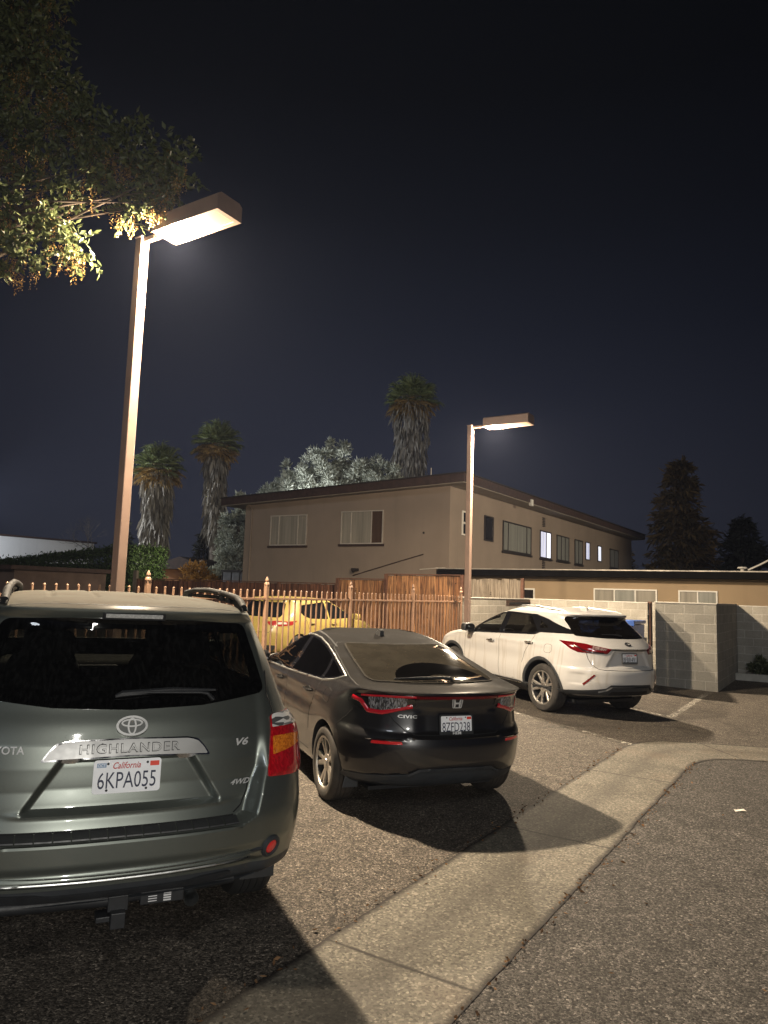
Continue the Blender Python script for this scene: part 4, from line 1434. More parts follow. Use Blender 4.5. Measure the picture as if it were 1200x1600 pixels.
for x, y, z, r in tips:
    n = int(34 * r / .4)
    c = ball(n, .35) * r * [1, .8, .55] + [x, y, z - r * .35]
    for p in c:
        L = RNG.uniform(.12, .30); k = int(L / .014)
        q = p + np.stack([RNG.normal(size=k) * .010, RNG.normal(size=k) * .010, -np.arange(k) * .014], 1)
        parts.append(leaves(q, RNG.normal(size=(k, 3)) * .8 + [0, 0, -.6], RNG.uniform(.018, .034, k), RNG.uniform(.010, .016, k)))
V, F = cat_(parts)
o = mesh_obj('seed_tassels', V, F, leaf_mat('seed_tassel', (.16, .085, .025), (.42, .26, .08), .3, .6)); o.parent = TR; o.location = -base


def palm(name, x, y, z_top, crown_r, skirt_top_r, skirt_bot_r, z_skirt, trunk_r, label, seed, lean=0.0):
    rs = np.random.default_rng(seed)
    T = empty(name, (x, y, 0)); tag(T, label, 'palm', 'fan palms beyond the buildings')
    zc = z_top - crown_r * .95
    tr = MB(); tr.tube([(0, 0, 0), (lean * .4, 0, zc * .5), (lean, 0, zc)], [trunk_r * 1.25, trunk_r, trunk_r * .9], 12)
    tr.build('trunk', simple('palm_trunk', (.22, .19, .16), .9, 0, .3, 5, bmp=.8, bscale=14), T, True, 60)
    # skirt of dead fronds, hanging in overlapping layers
    P, D, L, W = [], [], [], []
    n = 1500
    t = rs.random(n); a = rs.random(n) * 2 * math.pi
    z = z_skirt + (zc - z_skirt) * t
    rad = (skirt_bot_r + (skirt_top_r - skirt_bot_r) * t) * rs.uniform(.72, 1.08, n) * (1 + .12 * np.sin(a * 3 + z * 1.7))
    ln = lean * z / zc
    P = np.stack([rad * np.cos(a) + ln, rad * np.sin(a), z + .05], 1)
    D = np.stack([np.cos(a) * rs.uniform(-.1, .28, n), np.sin(a) * rs.uniform(-.1, .28, n), -np.ones(n)], 1) + rs.normal(size=(n, 3)) * .12
    V, F = leaves(P, D, rs.uniform(.6, 1.35, n), rs.uniform(.10, .24, n), .3, .55)
    mesh_obj('dead_frond_skirt', V, F, leaf_mat('dead_frond', (.11, .098, .08), (.40, .375, .33), .1, .85), T)
    # live crown: fans on stalks
    parts = []; st = MB(); old = []
    nf = 64
    for k in range(nf):
        az = k * 2.39996; el = R(86 - 140 * (k / nf) ** .85) + rs.normal() * .1
        d = np.array([math.cos(az) * math.cos(el), math.sin(az) * math.cos(el), math.sin(el)])
        ls = crown_r * rs.uniform(.45, .62)
        c = np.array([lean, 0, zc]); e = c + d * ls + [0, 0, -.05 * crown_r]
        st.tube([tuple(c), tuple(c + d * ls * .6), tuple(e)], [.035, .025, .018], 4)
        m = 23; u = np.cross(d, [0, 0, 1.0]); u /= np.linalg.norm(u) + 1e-9; w = np.cross(u, d)
        th = np.linspace(-2.0, 2.0, m)
        dd = np.cos(th)[:, None] * d + np.sin(th)[:, None] * u + w * (.15 * np.abs(th)[:, None]) + [0, 0, -.15] + rs.normal(size=(m, 3)) * .04
        Lb = crown_r * rs.uniform(.46, .60) * (1 - .10 * np.abs(th)) * rs.uniform(.9, 1.08, m)
        wd = np.full(m, .075 * crown_r)
        E0 = np.repeat(e[None], m, 0)
        pr = leaves(E0, dd, Lb * 1.0, wd * .8, .1, .55)
        # drooping tips
        tp = E0 + unit(dd) * (Lb * .85)[:, None]
        pr2 = leaves(tp, dd * .7 + [0, 0, -.55], Lb * .34, wd * .45, .1, .3)
        (old if k > nf * .62 else parts).extend([pr, pr2])
    st.build('frond_stalks', simple('frond_stalk', (.20, .18, .07), .6), T, True, 60)
    V, F = cat_(parts); mesh_obj('crown', V, F, leaf_mat('palm_leaf', (.06, .085, .03), (.24, .28, .11), .2, .5), T)
    V, F = cat_(old); mesh_obj('old_fronds', V, F, leaf_mat('palm_leaf_old', (.16, .10, .03), (.42, .28, .10), .2, .6), T)
    return T


palm('fan_palm', -15.95, 50, 11.85, 1.80, .92, .80, 3.6, .38, 'stout fan palm with a thick grey skirt, behind the hedge beside the near lamp post', 3, -.1)
palm('fan_palm', -11.75, 50, 13.65, 1.75, .70, .50, 5.6, .30, 'slim fan palm with a pale trunk left of the apartment building', 5, -.25)
palm('fan_palm', 2.10, 62, 21.2, 2.35, 1.45, 1.2, 8.5, .5, 'tallest fan palm, rising over the apartment roof', 8, .1)


def bush_crown(name, parent, cen, rad, n, L, W, mat, up=.3, clumps=26, tilt=None, squash=.9):
    cl = ball(clumps, .35) * np.array(rad) + np.array(cen)
    parts = []
    for c in cl:
        k = n // clumps; rr = min(rad) * RNG.uniform(.22, .42)
        P = ball(k, .4) * rr + c
        D = (P - c) / rr + RNG.normal(size=(k, 3)) * .5 + [0, 0, up]
        parts.append(leaves(P, D, RNG.uniform(L * .6, L * 1.3, k), RNG.uniform(W * .7, W * 1.2, k)))
    V, F = cat_(parts)
    return mesh_obj(name, V, F, mat, parent)


silver = leaf_mat('silver_leaf', (.12, .135, .10), (.62, .65, .55), .15, .6)
def silver_tree(x, y, lobes, label):
    T = empty('silver_leaf_tree', (x, y, 0)); tag(T, label, 'tree')
    t = MB(); t.tube([(0, 0, 0), (.1, 0, 3), (0, 0, 5.5)], [.3, .22, .15], 8)
    for (cx, cy, cz), r in lobes: t.tube([(0, 0, 4.6), (cx * .5, cy * .5, (4.6 + cz) / 2), (cx, cy, cz)], [.12, .08, .03], 6)
    t.build('trunk', bark, T, True, 60)
    parts = []
    for c, r in lobes:
        cl = ball(34, .45) * r * [1.25, 1.1, 1.05] + np.array(c) + RNG.normal(size=(34, 3)) * [.28, .2, .22]
        for q in cl:
            k = 120; rr = r * RNG.uniform(.14, .30)
            P = ball(k, .4) * rr + q; D = (P - q) / rr + RNG.normal(size=(k, 3)) * .45 + [0, 0, .55]
            parts.append(leaves(P, D, RNG.uniform(.16, .38, k), RNG.uniform(.06, .11, k)))
    V, F = cat_(parts); mesh_obj('crown', V, F, silver, T)


silver_tree(-3.6, 48.5, [((-2.9, 0, 8.6), 1.5), ((-1.2, .3, 9.6), 1.7), ((.5, 0, 10.3), 1.5), ((1.6, .5, 9.4), 1.5), ((3.2, 0, 9.2), 1.4), ((-4, .5, 8.0), 1.0), ((0, 0, 8.2), 1.8)], 'pale silver-leaved tree whose crown shows above the apartment roof')
silver_tree(-8.7, 43, [((0, 0, 5.2), 1.0), ((.2, 0, 4.0), 1.1), ((-.3, .2, 3.2), .9), ((.4, 0, 6.2), .8)], 'silver-leaved tree squeezed beside the left end of the apartment building')

# clipped hedge
HG = site_root('clipped_hedge', -26.6, 19.5, 0); tag(HG, 'tall clipped green hedge behind the dark fence, its right end lit', 'hedge')
n = 26000
P = np.stack([-RNG.random(n) * 12.8, RNG.random(n) * 2.2, RNG.random(n) ** .8 * 3.72], 1)
face = RNG.random(n)
P[face < .42, 1] = RNG.normal(size=(face < .42).sum()) * .08
k = (face >= .42) & (face < .62); P[k, 2] = 3.72 + RNG.normal(size=k.sum()) * .07
k = (face >= .62) & (face < .80); P[k, 0] = RNG.normal(size=k.sum()) * .10
P += RNG.normal(size=P.shape) * .05
P[:, 2] *= 1 + .017 * P[:, 0]
V, F = leaves(P, RNG.normal(size=(n, 3)) + [0, -.4, .4], RNG.uniform(.10, .20, n), RNG.uniform(.05, .09, n))
mesh_obj('foliage', V, F, leaf_mat('hedge_leaf', (.012, .024, .006), (.045, .085, .018), .2, .6), HG)
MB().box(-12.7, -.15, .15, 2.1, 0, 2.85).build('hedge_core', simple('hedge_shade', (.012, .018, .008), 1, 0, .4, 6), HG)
gpst = site_root('fence_post', -23.9, 17.75, 0); tag(gpst, 'weathered grey post at the left end of the dark board fence', 'post')
MB().box(-.12, .12, -.06, .06, 0, 2.5).build('post', greyw, gpst, bevel=.01)

# far conifers and broadleaf silhouettes
def conifer(name, x, y, h, r, label, mat, n=5200, seed=1, z0=.5, power=1.0, spray=.9):
    rs = np.random.default_rng(seed)
    T = empty(name, (x, y, 0)); tag(T, label, 'tree')
    MB().tube([(0, 0, 0), (0, 0, h * .5), (0, 0, h * .97)], [r * .10, r * .06, .03], 8).build('trunk', bark, T, True, 60)
    nb = 230
    tz = rs.random(nb) ** 1.25; az = rs.random(nb) * 2 * math.pi
    Lb = r * (1 - tz) ** power * rs.uniform(.62, 1.08, nb) + .15
    parts = []
    for t, a, l in zip(tz, az, Lb):
        k = max(5, int(n / nb * (.35 + l / r)))
        u = rs.random(k) ** .7
        zb = z0 + (h - z0) * t
        P = np.stack([u * l * math.cos(a), u * l * math.sin(a), zb - .25 * l * u ** 1.6], 1) + rs.normal(size=(k, 3)) * [.10 * r / 2.5, .10 * r / 2.5, .12]
        D = np.stack([np.full(k, math.cos(a)), np.full(k, math.sin(a)), rs.uniform(-1.2, .2, k)], 1) + rs.normal(size=(k, 3)) * .5
        parts.append(leaves(P, D, rs.uniform(.4, 1.0, k) * spray, rs.uniform(.12, .26, k) * spray, .2))
    V, F = cat_(parts); mesh_obj('crown', V, F, mat, T)
    return T


rusty = leaf_mat('conifer_rusty', (.040, .030, .012), (.16, .095, .032), .15, .8); dkg = leaf_mat('conifer_dark', (.012, .014, .010), (.035, .038, .022), .1, .9)
conifer('conifer', 29.3, 70, 15.9, 4.6, 'big dark conifer with rusty foliage behind the low building', rusty, 11000, 2, 1.0, .62, 1.15)
conifer('conifer', 40.3, 80, 11.6, 4.6, 'small black conifer at the far right, right of the big rusty conifer', dkg, 6500, 4, 1.0, .62, 1.2)
conifer('conifer', 25.5, 76, 7.4, 2.2, 'low dark conifer between the apartment eaves and the big conifer', rusty, 2200, 6, .5, .5, .9)
conifer('conifer', 36.0, 82, 8.6, 2.0, 'thin black conifer wedged between the two larger ones at the right', dkg, 2000, 7, .5, .7, .9)
conifer('conifer', -15.0, 60, 6.3, 1.3, 'small dark conifer left of the slim palm trunk', dkg, 2200, 8, .5, .7, .7)
conifer('conifer', -13.1, 60, 7.6, 1.2, 'narrow dark conifer between the slim palm and the apartment building', dkg, 2200, 9, .5, .8, .7)
conifer('conifer', -19.9, 55, 6.8, .8, 'slender black cypress between the near lamp post and the stout palm', dkg, 1600, 10, .5, .6, .6)
# bare tree over the hedge
BT = empty('bare_tree', (-22.5, 56, 0)); tag(BT, 'leafless pale tree above the hedge, left of the near lamp post', 'tree')
m = MB()
def twig(p, d, l, r, lv):
    q = p + d * l; m.tube([p, p.lerp(q, .5) + Vector(RNG.normal(size=3)) * l * .06, q], [r, r * .8, r * .55], 4, False)
    if lv:
        for _ in range(3 if lv > 1 else 4):
            dd = (d + Vector(RNG.normal(size=3)) * .55 + Vector((0, 0, .15))).normalized(); twig(q, dd, l * .68, r * .5, lv - 1)
twig(Vector((0, 0, 0)), Vector((0, 0, 1)), 2.6, .14, 5)
m.build('branches', simple('bare_bark', (.10, .085, .075), .9), BT)
# rust-coloured bush and planting by the enclosure
RBu = empty('rusty_bush', (-10.9, 42.5, 0)); tag(RBu, 'rounded orange-brown bush at the foot of the slim palm', 'bush')
bush_crown('foliage', RBu, (0, 0, 2.1), (1.15, .9, 1.1), 4200, .20, .09, leaf_mat('bush_leaf_rust', (.16, .075, .015), (.42, .22, .05), .25, .6))
MB().tube([(0, 0, 0), (0, 0, 1.6)], [.08, .05], 6).build('stem', bark, RBu)
lv = leaf_mat('planter_leaf', (.03, .04, .018), (.13, .14, .07), .2, .35)
for i, (a, s, lab) in enumerate(((.72, .26, 'dark low shrub in the planting bed at the far right, beside the enclosure wall'), (1.35, .34, 'taller dark shrub in the planting bed, at the right edge'))):
    p = site_root('shrub', a, 17.0, .1); tag(p, lab, 'shrub')
    bush_crown('foliage', p, (0, 0, s * .8), (s * 1.1, s * .6, s * .75), 900, .13, .045, lv, .5, 14)
    st = MB()
    for k in range(5): st.tube([(RNG.normal() * .04, RNG.normal() * .03, 0), (RNG.normal() * .12, RNG.normal() * .08, s)], .008, 4)
    st.build('stem', bark, p)

V, F = litter()
tag(mesh_obj('leaf_litter', V, F, leaf_mat('dry_leaf', (.045, .022, .010), (.20, .11, .05), .1, .8)), 'dry leaf litter along the gutter edges', kind='stuff')

# ------------------------------------------------------------------ grey-green SUV (nearest)
def grey_suv():
    T = car_root('parked_suv', -1.137, 3.407, R(25.07), 'dusty grey-green SUV with a silver bar over its plate, nearest the camera', 'suv')
    pm = paint('paint_grey_green', (.165, .182, .165), .88, .36, (.100, .085, .066), .9, .03, .02, flake=.35, dust_z=(1.60, 1.74))
    rows = [(.26, .70, .62, .30, 4.3, .5), (.30, .84, .44, .40, 4.5, .5), (.425, .90, .075, .45, 4.68, .5), (.45, .915, .04, .45, 4.70, .5), (.50, .925, .022, .45, 4.72, .5),
            (.535, .935, .020, .45, 4.74, .5), (.57, .94, .012, .45, 4.76, .5), (.62, .945, .0, .45, 4.78, .5), (.70, .95, .0, .45, 4.78, .5), (.80, .952, .018, .45, 4.76, .5), (.90, .952, .055, .45, 4.70, .6),
            (1.0, .95, .10, .45, 4.55, .6), (1.08, .944, .135, .45, 4.35, .6), (1.13, .925, .158, .45, 4.1, .5), (1.18, .895, .182, .45, 3.85, .4), (1.25, .868, .226, .44, 3.62, .35),
            (1.45, .80, .332, .42, 3.15, .3), (1.60, .735, .408, .40, 2.8, .3), (1.655, .708, .425, .38, 2.66, .3), (1.685, .69, .405, .38, 2.58, .3), (1.712, .672, .392, .38, 2.5, .3),
            (1.728, .650, .42, .40, 2.42, .3), (1.748, .585, .50, .42, 2.3, .3), (1.763, .42, .78, .4, 2.1, .3), (1.771, .2, 1.2, .2, 1.9, .2), (1.774, .02, 1.5, .02, 1.6, .02)]

    def feat(V):
        x, y, z = np.abs(V[:, 0]), V[:, 1], V[:, 2]
        rear = y < 1.0
        # the tailgate stands back from the bumper; its edge rises to the lamp
        xe = np.interp(z, [.70, .715, .745, .88, .95, 1.2], [.50, .56, .625, .665, .69, .70])
        inset = np.interp(z, [.70, .718, .728, .80, .90, 1.0, 1.1], [0, .035, .095, .102, .082, .045, .018])
        V[:, 1] += rear * inset * (1 - sst(x, xe - .06, xe + .012))
        # plate recess
        half = np.interp(z, [.80, .825, 1.03, 1.06], [.46, .45, .315, .30])
        dep = .042 * sst(z, .798, .818) * (1 - sst(z, 1.018, 1.036)) * (1 - sst(x, half - .045, half))
        V[:, 1] += rear * dep
        # horizontal crease between gate and lower gate
        V[:, 1] -= rear * .010 * np.exp(-((z - .803) / .012) ** 2) * (1 - sst(x, .42, .56))
        # lower bumper lip
        V[:, 1] -= rear * .018 * np.exp(-((z - .556) / .018) ** 2) * (1 - sst(x, .55, .72))
        V[:, 1] += rear * .03 * sst(.535 - z, 0, .02) * (1 - sst(x, .60, .72)) * (z > .42)
        # roof: long shallow ribs
        top = z > 1.745
        for rx in (.16, .40):
            V[:, 2] -= top * .007 * np.exp(-((x - rx) / .02) ** 2) * sst(y, .75, .95)
        # wheel arch flare
        return V

    def rise(V):
        z = V[:, 2]; w = sst(z, 1.55, 1.76)
        V[:, 2] -= w * .05 * np.clip((V[:, 1] - 1.6) / 1.2, 0, 2) ** 2
        return V
    B = Body(rows, 2.6, dz=.0075, cols=(124, 26, 60, 6, 8), feat=feat, rise=rise, taper=(.02, 1.0, .05, 1.2), length=4.78)
    RE, LF, RT = Body.REAR, Body.LEFT, Body.RIGHT
    gl = [(-.712, .3, 1.297), (-.35, .25, 1.255), (0, .23, 1.243), (.35, .25, 1.255), (.712, .3, 1.297), (.66, .4, 1.50), (.612, .48, 1.655), (.3, .45, 1.672), (0, .44, 1.677), (-.3, .45, 1.672), (-.612, .48, 1.655), (-.66, .4, 1.5)]
    B.open(gl, RE, .05, .05)
    ws = [(-.70, 0, 1.26), (.70, 0, 1.26), (.60, 0, 1.66), (-.60, 0, 1.66)]
    B.open(ws, Body.FRONT, .05, .04)
    sides = []
    for nm, poly in (('front', [(0, 3.15, 1.20), (0, 3.35, 1.24), (0, 2.72, 1.60), (0, 2.15, 1.64), (0, 2.15, 1.20)]), ('rear', [(0, 2.07, 1.20), (0, 2.07, 1.645), (0, 1.25, 1.64), (0, 1.12, 1.22)]), ('quarter', [(0, 1.03, 1.23), (0, 1.15, 1.63), (0, .80, 1.60), (0, .62, 1.30)])):
        sides.append(poly)
        B.open(poly, LF, .03, .02); B.open(poly, RT, .03, .02)
    parts = B.finish(T, pm, zones=[('lower_cladding', TRIMG, lambda C: (C[:, 2] < .503) & (C[:, 1] < 1.0))],
                     wheels=[(-.94, 1.02, .375), (.94, 1.02, .375), (-.94, 3.81, .375), (.94, 3.81, .375)], arch_r=.42, arch_in=.30)
    tint = glass('glass_privacy', (.17, .175, .17), .008, (.25, .25, .25), streak=.022)
    clear = glass('glass_clear', (.72, .75, .74), .02)
    g = B.patch('rear_window', gl, RE, tint, T, lift=.003, step=.035, r=.05)
    B.patch('window_border', gl, RE, GLOSSB, g, lift=.0015, step=.022, r=.05, hole=.055)
    B.patch('windshield', ws, Body.FRONT, clear, T, lift=.003, step=.06, r=.05)
    for d, f in ((LF, lambda p: p), (RT, lambda p: p)):
        for poly in sides:
            sg = B.patch('side_window', poly, d, tint, T, lift=.003, step=.05, r=.03)
            B.patch('window_border', poly, d, GLOSSB, sg, lift=.0015, step=.03, r=.03, hole=.03)
    # tailgate shut lines and hatch
    mb = MB()
    for s in (-1, 1):
        B.ribbon('', [(s * .735, 0, 1.40), (s * .728, 0, 1.32), (s * .722, 0, 1.285), (s * .742, 0, 1.24), (s * .752, 0, 1.185)], RE, GAP, T, w=.009, mb=mb)
        B.ribbon('', [(s * .600, 0, .90), (s * .590, 0, .84), (s * .560, 0, .775), (s * .52, 0, .745)], RE, GAP, T, w=.008, mb=mb)
    B.ribbon('', [(x, 0, .735 + .0 * abs(x)) for x in np.linspace(-.52, .52, 12)], RE, GAP, T, w=.008, mb=mb)
    mb.build('shut_line', GAP, T, True)
    # the roof-to-gate gap
    B.ribbon('roof_gap', [(x, .475 + .10 * (abs(x) / .6) ** 2.2, 2) for x in np.linspace(-.60, .60, 24)], Body.TOP, GAP, T, w=.010, lift=.001)
    # bright edge lines where gate meets pillar
    # spoiler brake light
    bl = [(-.155, 0, 1.676), (.155, 0, 1.676), (.155, 0, 1.706), (-.155, 0, 1.706)]
    B.patch('brake_light_housing', bl, RE, BLACKP, T, lift=.012, step=.02, r=.004, thick=.02)
    lm = lens_mat('clear_lens', (.62, .62, .60), .1, 90, .5)
    B.patch('brake_light', [(-.14, 0, 1.686), (.14, 0, 1.686), (.14, 0, 1.704), (-.14, 0, 1.704)], RE, lm, T, lift=.016, step=.01, r=.002)
    # step pad on the bumper ledge
    pad = MB()
    xs = np.linspace(-.535, .535, 15)
    for i in range(14):
        x0, x1 = xs[i] + .003, xs[i + 1] - .003
        sm = np.linspace(x0, x1, 6)
        V = []; F = []
        for x in sm:
            bow = .45 * (1 - (1 - (abs(x) / .95) ** 2.6) ** (1 / 2.6))
            V += [(x, bow + .014, .7175), (x, bow + .016, .7235), (x, bow + .094, .7345), (x, bow + .098, .7295)]
        for k in range(5):
            for j in range(3): F.append((4 * k + j, 4 * k + 4 + j, 4 * k + 5 + j, 4 * k + 1 + j))
        pad.add(V, F)
    pad.build('step_pad', simple('pad_plastic', (.035, .036, .038), .42, 0, .2, 20), T, True, 30)
    B.ribbon('bumper_edge', [(x, 0, .702 + .0 * x) for x in np.linspace(-.55, .55, 20)], RE, pm, T, w=.012, lift=.003, ridge=.003)
    # silver bar above the plate
    silver = simple('brushed_silver', (.34, .34, .335), .45, .6, .06, 4)
    bar = [(-.385, 0, 1.030), (-.315, 0, 1.034), (0, 0, 1.043), (.315, 0, 1.034), (.385, 0, 1.030), (.355, 0, 1.075), (.325, 0, 1.105), (.27, 0, 1.116), (0, 0, 1.122), (-.27, 0, 1.116), (-.325, 0, 1.105), (-.355, 0, 1.075)]
    rim = B.patch('garnish_bar', bar, RE, CHROME, T, lift=.016, step=.02, r=.012, thick=.03)
    bi = offset_poly([(p[0], p[2]) for p in bar], .007)
    bar_in = [(p.x, 0, p.y) for p in bi]
    B.patch('garnish_face', bar_in, RE, silver, rim, lift=.019, step=.02, r=.01, thick=.006)
    ink = simple('engraved_dark', (.03, .03, .03), .6)
    B.lettering('model_lettering', 'HIGHLANDER', (0.005, 0, 1.081), RE, ink, rim, .042, .455, lift=.022, bold=.028, spacing=1.15)
    B.lettering('model_lettering_fill', 'HIGHLANDER', (0.005, 0, 1.081), RE, silver, rim, .0345, .449, lift=.0236, bold=-.004, spacing=1.15)
    # maker's oval
    M = B.local((.006, 0, 1.173), RE, .004)
    e = MB()
    def oval(cx, cy, rx, ry, wd, h0=0.0, h1=.008):
        ring_strip(e, [(cx + a, cy + b) for a, b in disc_poly(rx, ry, 48)], [(cx + a, cy + b) for a, b in disc_poly(rx - wd, ry - wd * .9, 48)], h0, h1, M)
    oval(0, 0, .073, .049, .011, 0, .010)
    oval(0, .014, .050, .020, .008)
    oval(0, -.002, .021, .041, .008, 0, .009)
    em = e.build('maker_emblem', SILVER, T, True, 40)
    MB().prism(disc_poly(.066, .043, 40), -.004, .002, M).build('emblem_back', simple('emblem_grey', (.12, .125, .12), .4, .4), em)
    B.lettering('maker_lettering', 'TOYOTA', (-.545, 0, 1.083), RE, SILVER, T, .034, .185, lift=.006, bold=.02)
    B.lettering('engine_lettering', 'V6', (.556, 0, 1.077), RE, SILVER, T, .036, .068, lift=.006, shear=.3, bold=.03)
    B.lettering('drive_lettering', '4WD', (.553, 0, .884), RE, SILVER, T, .026, .105, lift=.006, shear=.45, bold=.02)
    # plate
    M = Matrix.Translation((-.003, .138, .957)) @ Matrix.Rotation(R(90 - 4), 4, 'X')
    plate(T, M, '6KPA055', 'OCT')
    # rear wiper
    w = MB()
    pv = B.at((.40, 0, 1.275), RE, .02); a1 = B.at((.335, 0, 1.306), RE, .028); a2 = B.at((.0, 0, 1.312), RE, .03); a3 = B.at((-.045, 0, 1.308), RE, .022)
    w.tube([pv + Vector((0, .02, 0)), pv, B.at((.37, 0, 1.30), RE, .03), a1, a2], [.014, .013, .010, .008, .006], 8)
    w.build('wiper_arm', BLACKP, T, True, 50)
    w = MB(); w.tube([B.at((.42, 0, 1.318), RE, .016), B.at((.2, 0, 1.325), RE, .018), a3, B.at((-.075, 0, 1.30), RE, .014)], [.006, .013, .016, .008], 6)
    w.build('wiper_blade', BLACKP, T, True, 50)
    # lamps
    red = crystal('lamp_red', (.30, .005, .009), (.50, .009, .016), (1, 1, .55), 95, .06, (.15, .95)); amb = crystal('lamp_amber', (.50, .12, .01), (.78, .24, .02), (1, 1, 1), 110, .07, (.1, .9)); clr = crystal('lamp_clear', (.10, .10, .10), (.85, .82, .78), (.35, .35, 1.6), 42, .06, (.2, .6))
    dg = lambda s: Vector((-s * .5, .866, 0))
    for s in (-1, 1):
        o = [(s * .742, .30, 1.185), (s * .82, .38, 1.188), (s * .885, .46, 1.185), (s * .93, .60, 1.14), (s * .957, .60, 1.10), (s * .957, .62, .95), (s * .955, .60, .885), (s * .80, .34, .888), (s * .652, .21, .905), (s * .672, .23, .97), (s * .70, .25, 1.06)]
        L = B.patch('tail_lamp', o, dg(s), red, T, lift=.007, step=.02, r=.018, thick=.02, dome=.008)
        B.patch('reversing_lens', [(s * .745, .30, 1.183), (s * .82, .38, 1.186), (s * .885, .46, 1.182), (s * .928, .60, 1.14), (s * .955, .60, 1.118), (s * .93, .5, 1.112), (s * .725, .28, 1.125)], dg(s), clr, L, lift=.0165, step=.015, r=.012)
        B.patch('indicator_lens', [(s * .714, .27, 1.085), (s * .82, .36, 1.080), (s * .925, .48, 1.066), (s * .915, .47, 1.03), (s * .83, .37, 1.018), (s * .695, .25, 1.00)], dg(s), amb, L, lift=.0165, step=.015, r=.008)
        # bumper reflector in its round pod
        M = B.local((s * .765, 0, .57), Vector((-s * .35, .94, 0)), .0)
        pod = MB().lathe([(.0, .004), (.034, .004), (.036, .012), (.046, .016), (.056, .010), (.060, -.02)], 36, M)
        rp = pod.build('reflector_pod', TRIMG, T, True, 40)
        MB().lathe([(.0, .016), (.02, .014), (.034, .008), (.034, .0)], 30, M).build('reflector', REDREF, rp, True, 40)
        B.ribbon('bumper_crease', [(s * .60, 0, .575), (s * .66, 0, .572), (s * .70, 0, .575), (s * .735, 0, .55)], RE, TRIMG, T, w=.02, lift=.003, ridge=.004, taper_ends=True)
    # bright mouldings across the lower bumper
    for z, nm in ((.566, 'bumper_moulding'), (.540, 'bumper_moulding')):
        B.ribbon(nm, [(x, 0, z + .014 * (abs(x) / .6) ** 2) for x in np.linspace(-.60, .60, 26)], RE, SATIN, T, w=.007, lift=.004, ridge=.003, taper_ends=True)
    sk = [(-.56, 0, .49), (-.3, 0, .505), (.3, 0, .505), (.56, 0, .49), (.60, 0, .515), (.55, 0, .528), (-.55, 0, .528), (-.6, 0, .515)]
    B.patch('bumper_insert', [(-.42, 0, .452), (.42, 0, .452), (.52, 0, .475), (.50, 0, .49), (.36, 0, .486), (.30, 0, .475), (-.30, 0, .475), (-.36, 0, .486), (-.5, 0, .49), (-.52, 0, .475)], RE, BLACKP, T, lift=.012, step=.025, r=.02, thick=.02)
    # hitch and exhaust below
    h = MB(); h.tube([(-.62, .16, .415), (-.03, .13, .405)], .032, 12); h.tube([(.03, .13, .405), (.55, .18, .415)], .026, 12)
    h.build('hitch_bar', BLACKP, T, True, 40)
    h = MB(); h.box(-.032, .032, .05, .35, .30, .37); h.box(-.045, .045, .09, .16, .36, .43); h.box(-.09, .0, .11, .20, .31, .335)
    h.build('hitch_receiver', BLACKP, T, bevel=.004)
    h = MB(); h.box(.10, .30, .11, .22, .365, .425); hb = h.build('hitch_plate', BLACKP, T, bevel=.004)
    lb = MB()
    for k in range(4): lb.box(.135, .175, .1085, .1095, .378 + k * .011, .382 + k * .011)
    for k in range(4): lb.box(.205, .24, .1085, .1095, .374 + k * .011, .381 + k * .011)
    lb.build('hitch_label', WHITEL, hb)
    MB().tube([(.34, .12, .36), (.34, .5, .38)], .035, 14, False).build('exhaust_pipe', SATIN, T, True, 40)
    # roof rails
    for s in (-1, 1):
        r = MB(); p = []
        for y, z in ((.60, 1.742), (.66, 1.765), (.78, 1.792), (1.1, 1.806), (1.6, 1.812), (2.1, 1.798), (2.4, 1.77), (2.48, 1.725)):
            p.append((s * (.615 if y < 2.3 else .60), y, z))
        r.tube(p, [.020, .022, .020, .018, .018, .018, .02, .02], 10)
        r.prism([(.56, 1.725), (.80, 1.752), (.78, 1.788), (.66, 1.768), (.58, 1.742)], -.018, .018, Matrix(((0, 0, 1, s * .617), (1, 0, 0, 0), (0, 1, 0, 0), (0, 0, 0, 1))))
        for y, z0, z1 in ((.98, 1.752, 1.812), (1.18, 1.758, 1.82), (2.32, 1.72, 1.78)): r.box(s * .615 - .014, s * .615 + .014, y - .03, y + .03, z0, z1)
        r.tube([(s * .625, .74, 1.758), (s * .632, 1.4, 1.773), (s * .625, 2.2, 1.755)], .013, 8)
        r.build('roof_rail', simple('rail_grey', (.014, .014, .015), .75, 0, spec=.25), T, True, 45)
    for x, y in ((-.82, 1.02), (.82, 1.02), (-.82, 3.81), (.82, 3.81)):
        wheel(T, x, y, .375, .375, .235, .225, 'pairs')
    for s in (-1, 1):
        fl = MB(); M = Matrix.Translation((s * .82, .63, 0))
        fl.prism([(-.10, .20), (.10, .20), (.11, .45), (-.09, .45)], -.006, .006, M @ Matrix.Rotation(R(80), 4, 'X'))
        fl.build('mud_flap', BLACKP, T)
        mr = B.at((s * .9, 3.2, 1.2), LF if s < 0 else RT, 0)
        m = MB().prism(rrect(.24, .16, .05), -.06, .06, Matrix.Translation((s * 1.0, 3.25, 1.24)) @ Matrix.Rotation(R(90), 4, 'X'))
        m.build('door_mirror', pm, T, True, 40, bevel=.02)
    # cabin
    seat(T, -.38, 1.45, .72, .52, .66); seat(T, .38, 1.45, .72, .52, .66)
    seat(T, -.40, 2.45, .72, .54, .66); seat(T, .40, 2.45, .72, .54, .66)
    dashboard(T, 3.15, 1.16, 1.45)
    hd = MB().box(-.66, .66, .7, 2.7, 1.60, 1.63); hd.build('headliner', CABIN, T)
    MB().box(-.80, .80, .35, 3.3, .60, .64).build('cabin_floor', CABIN, T)
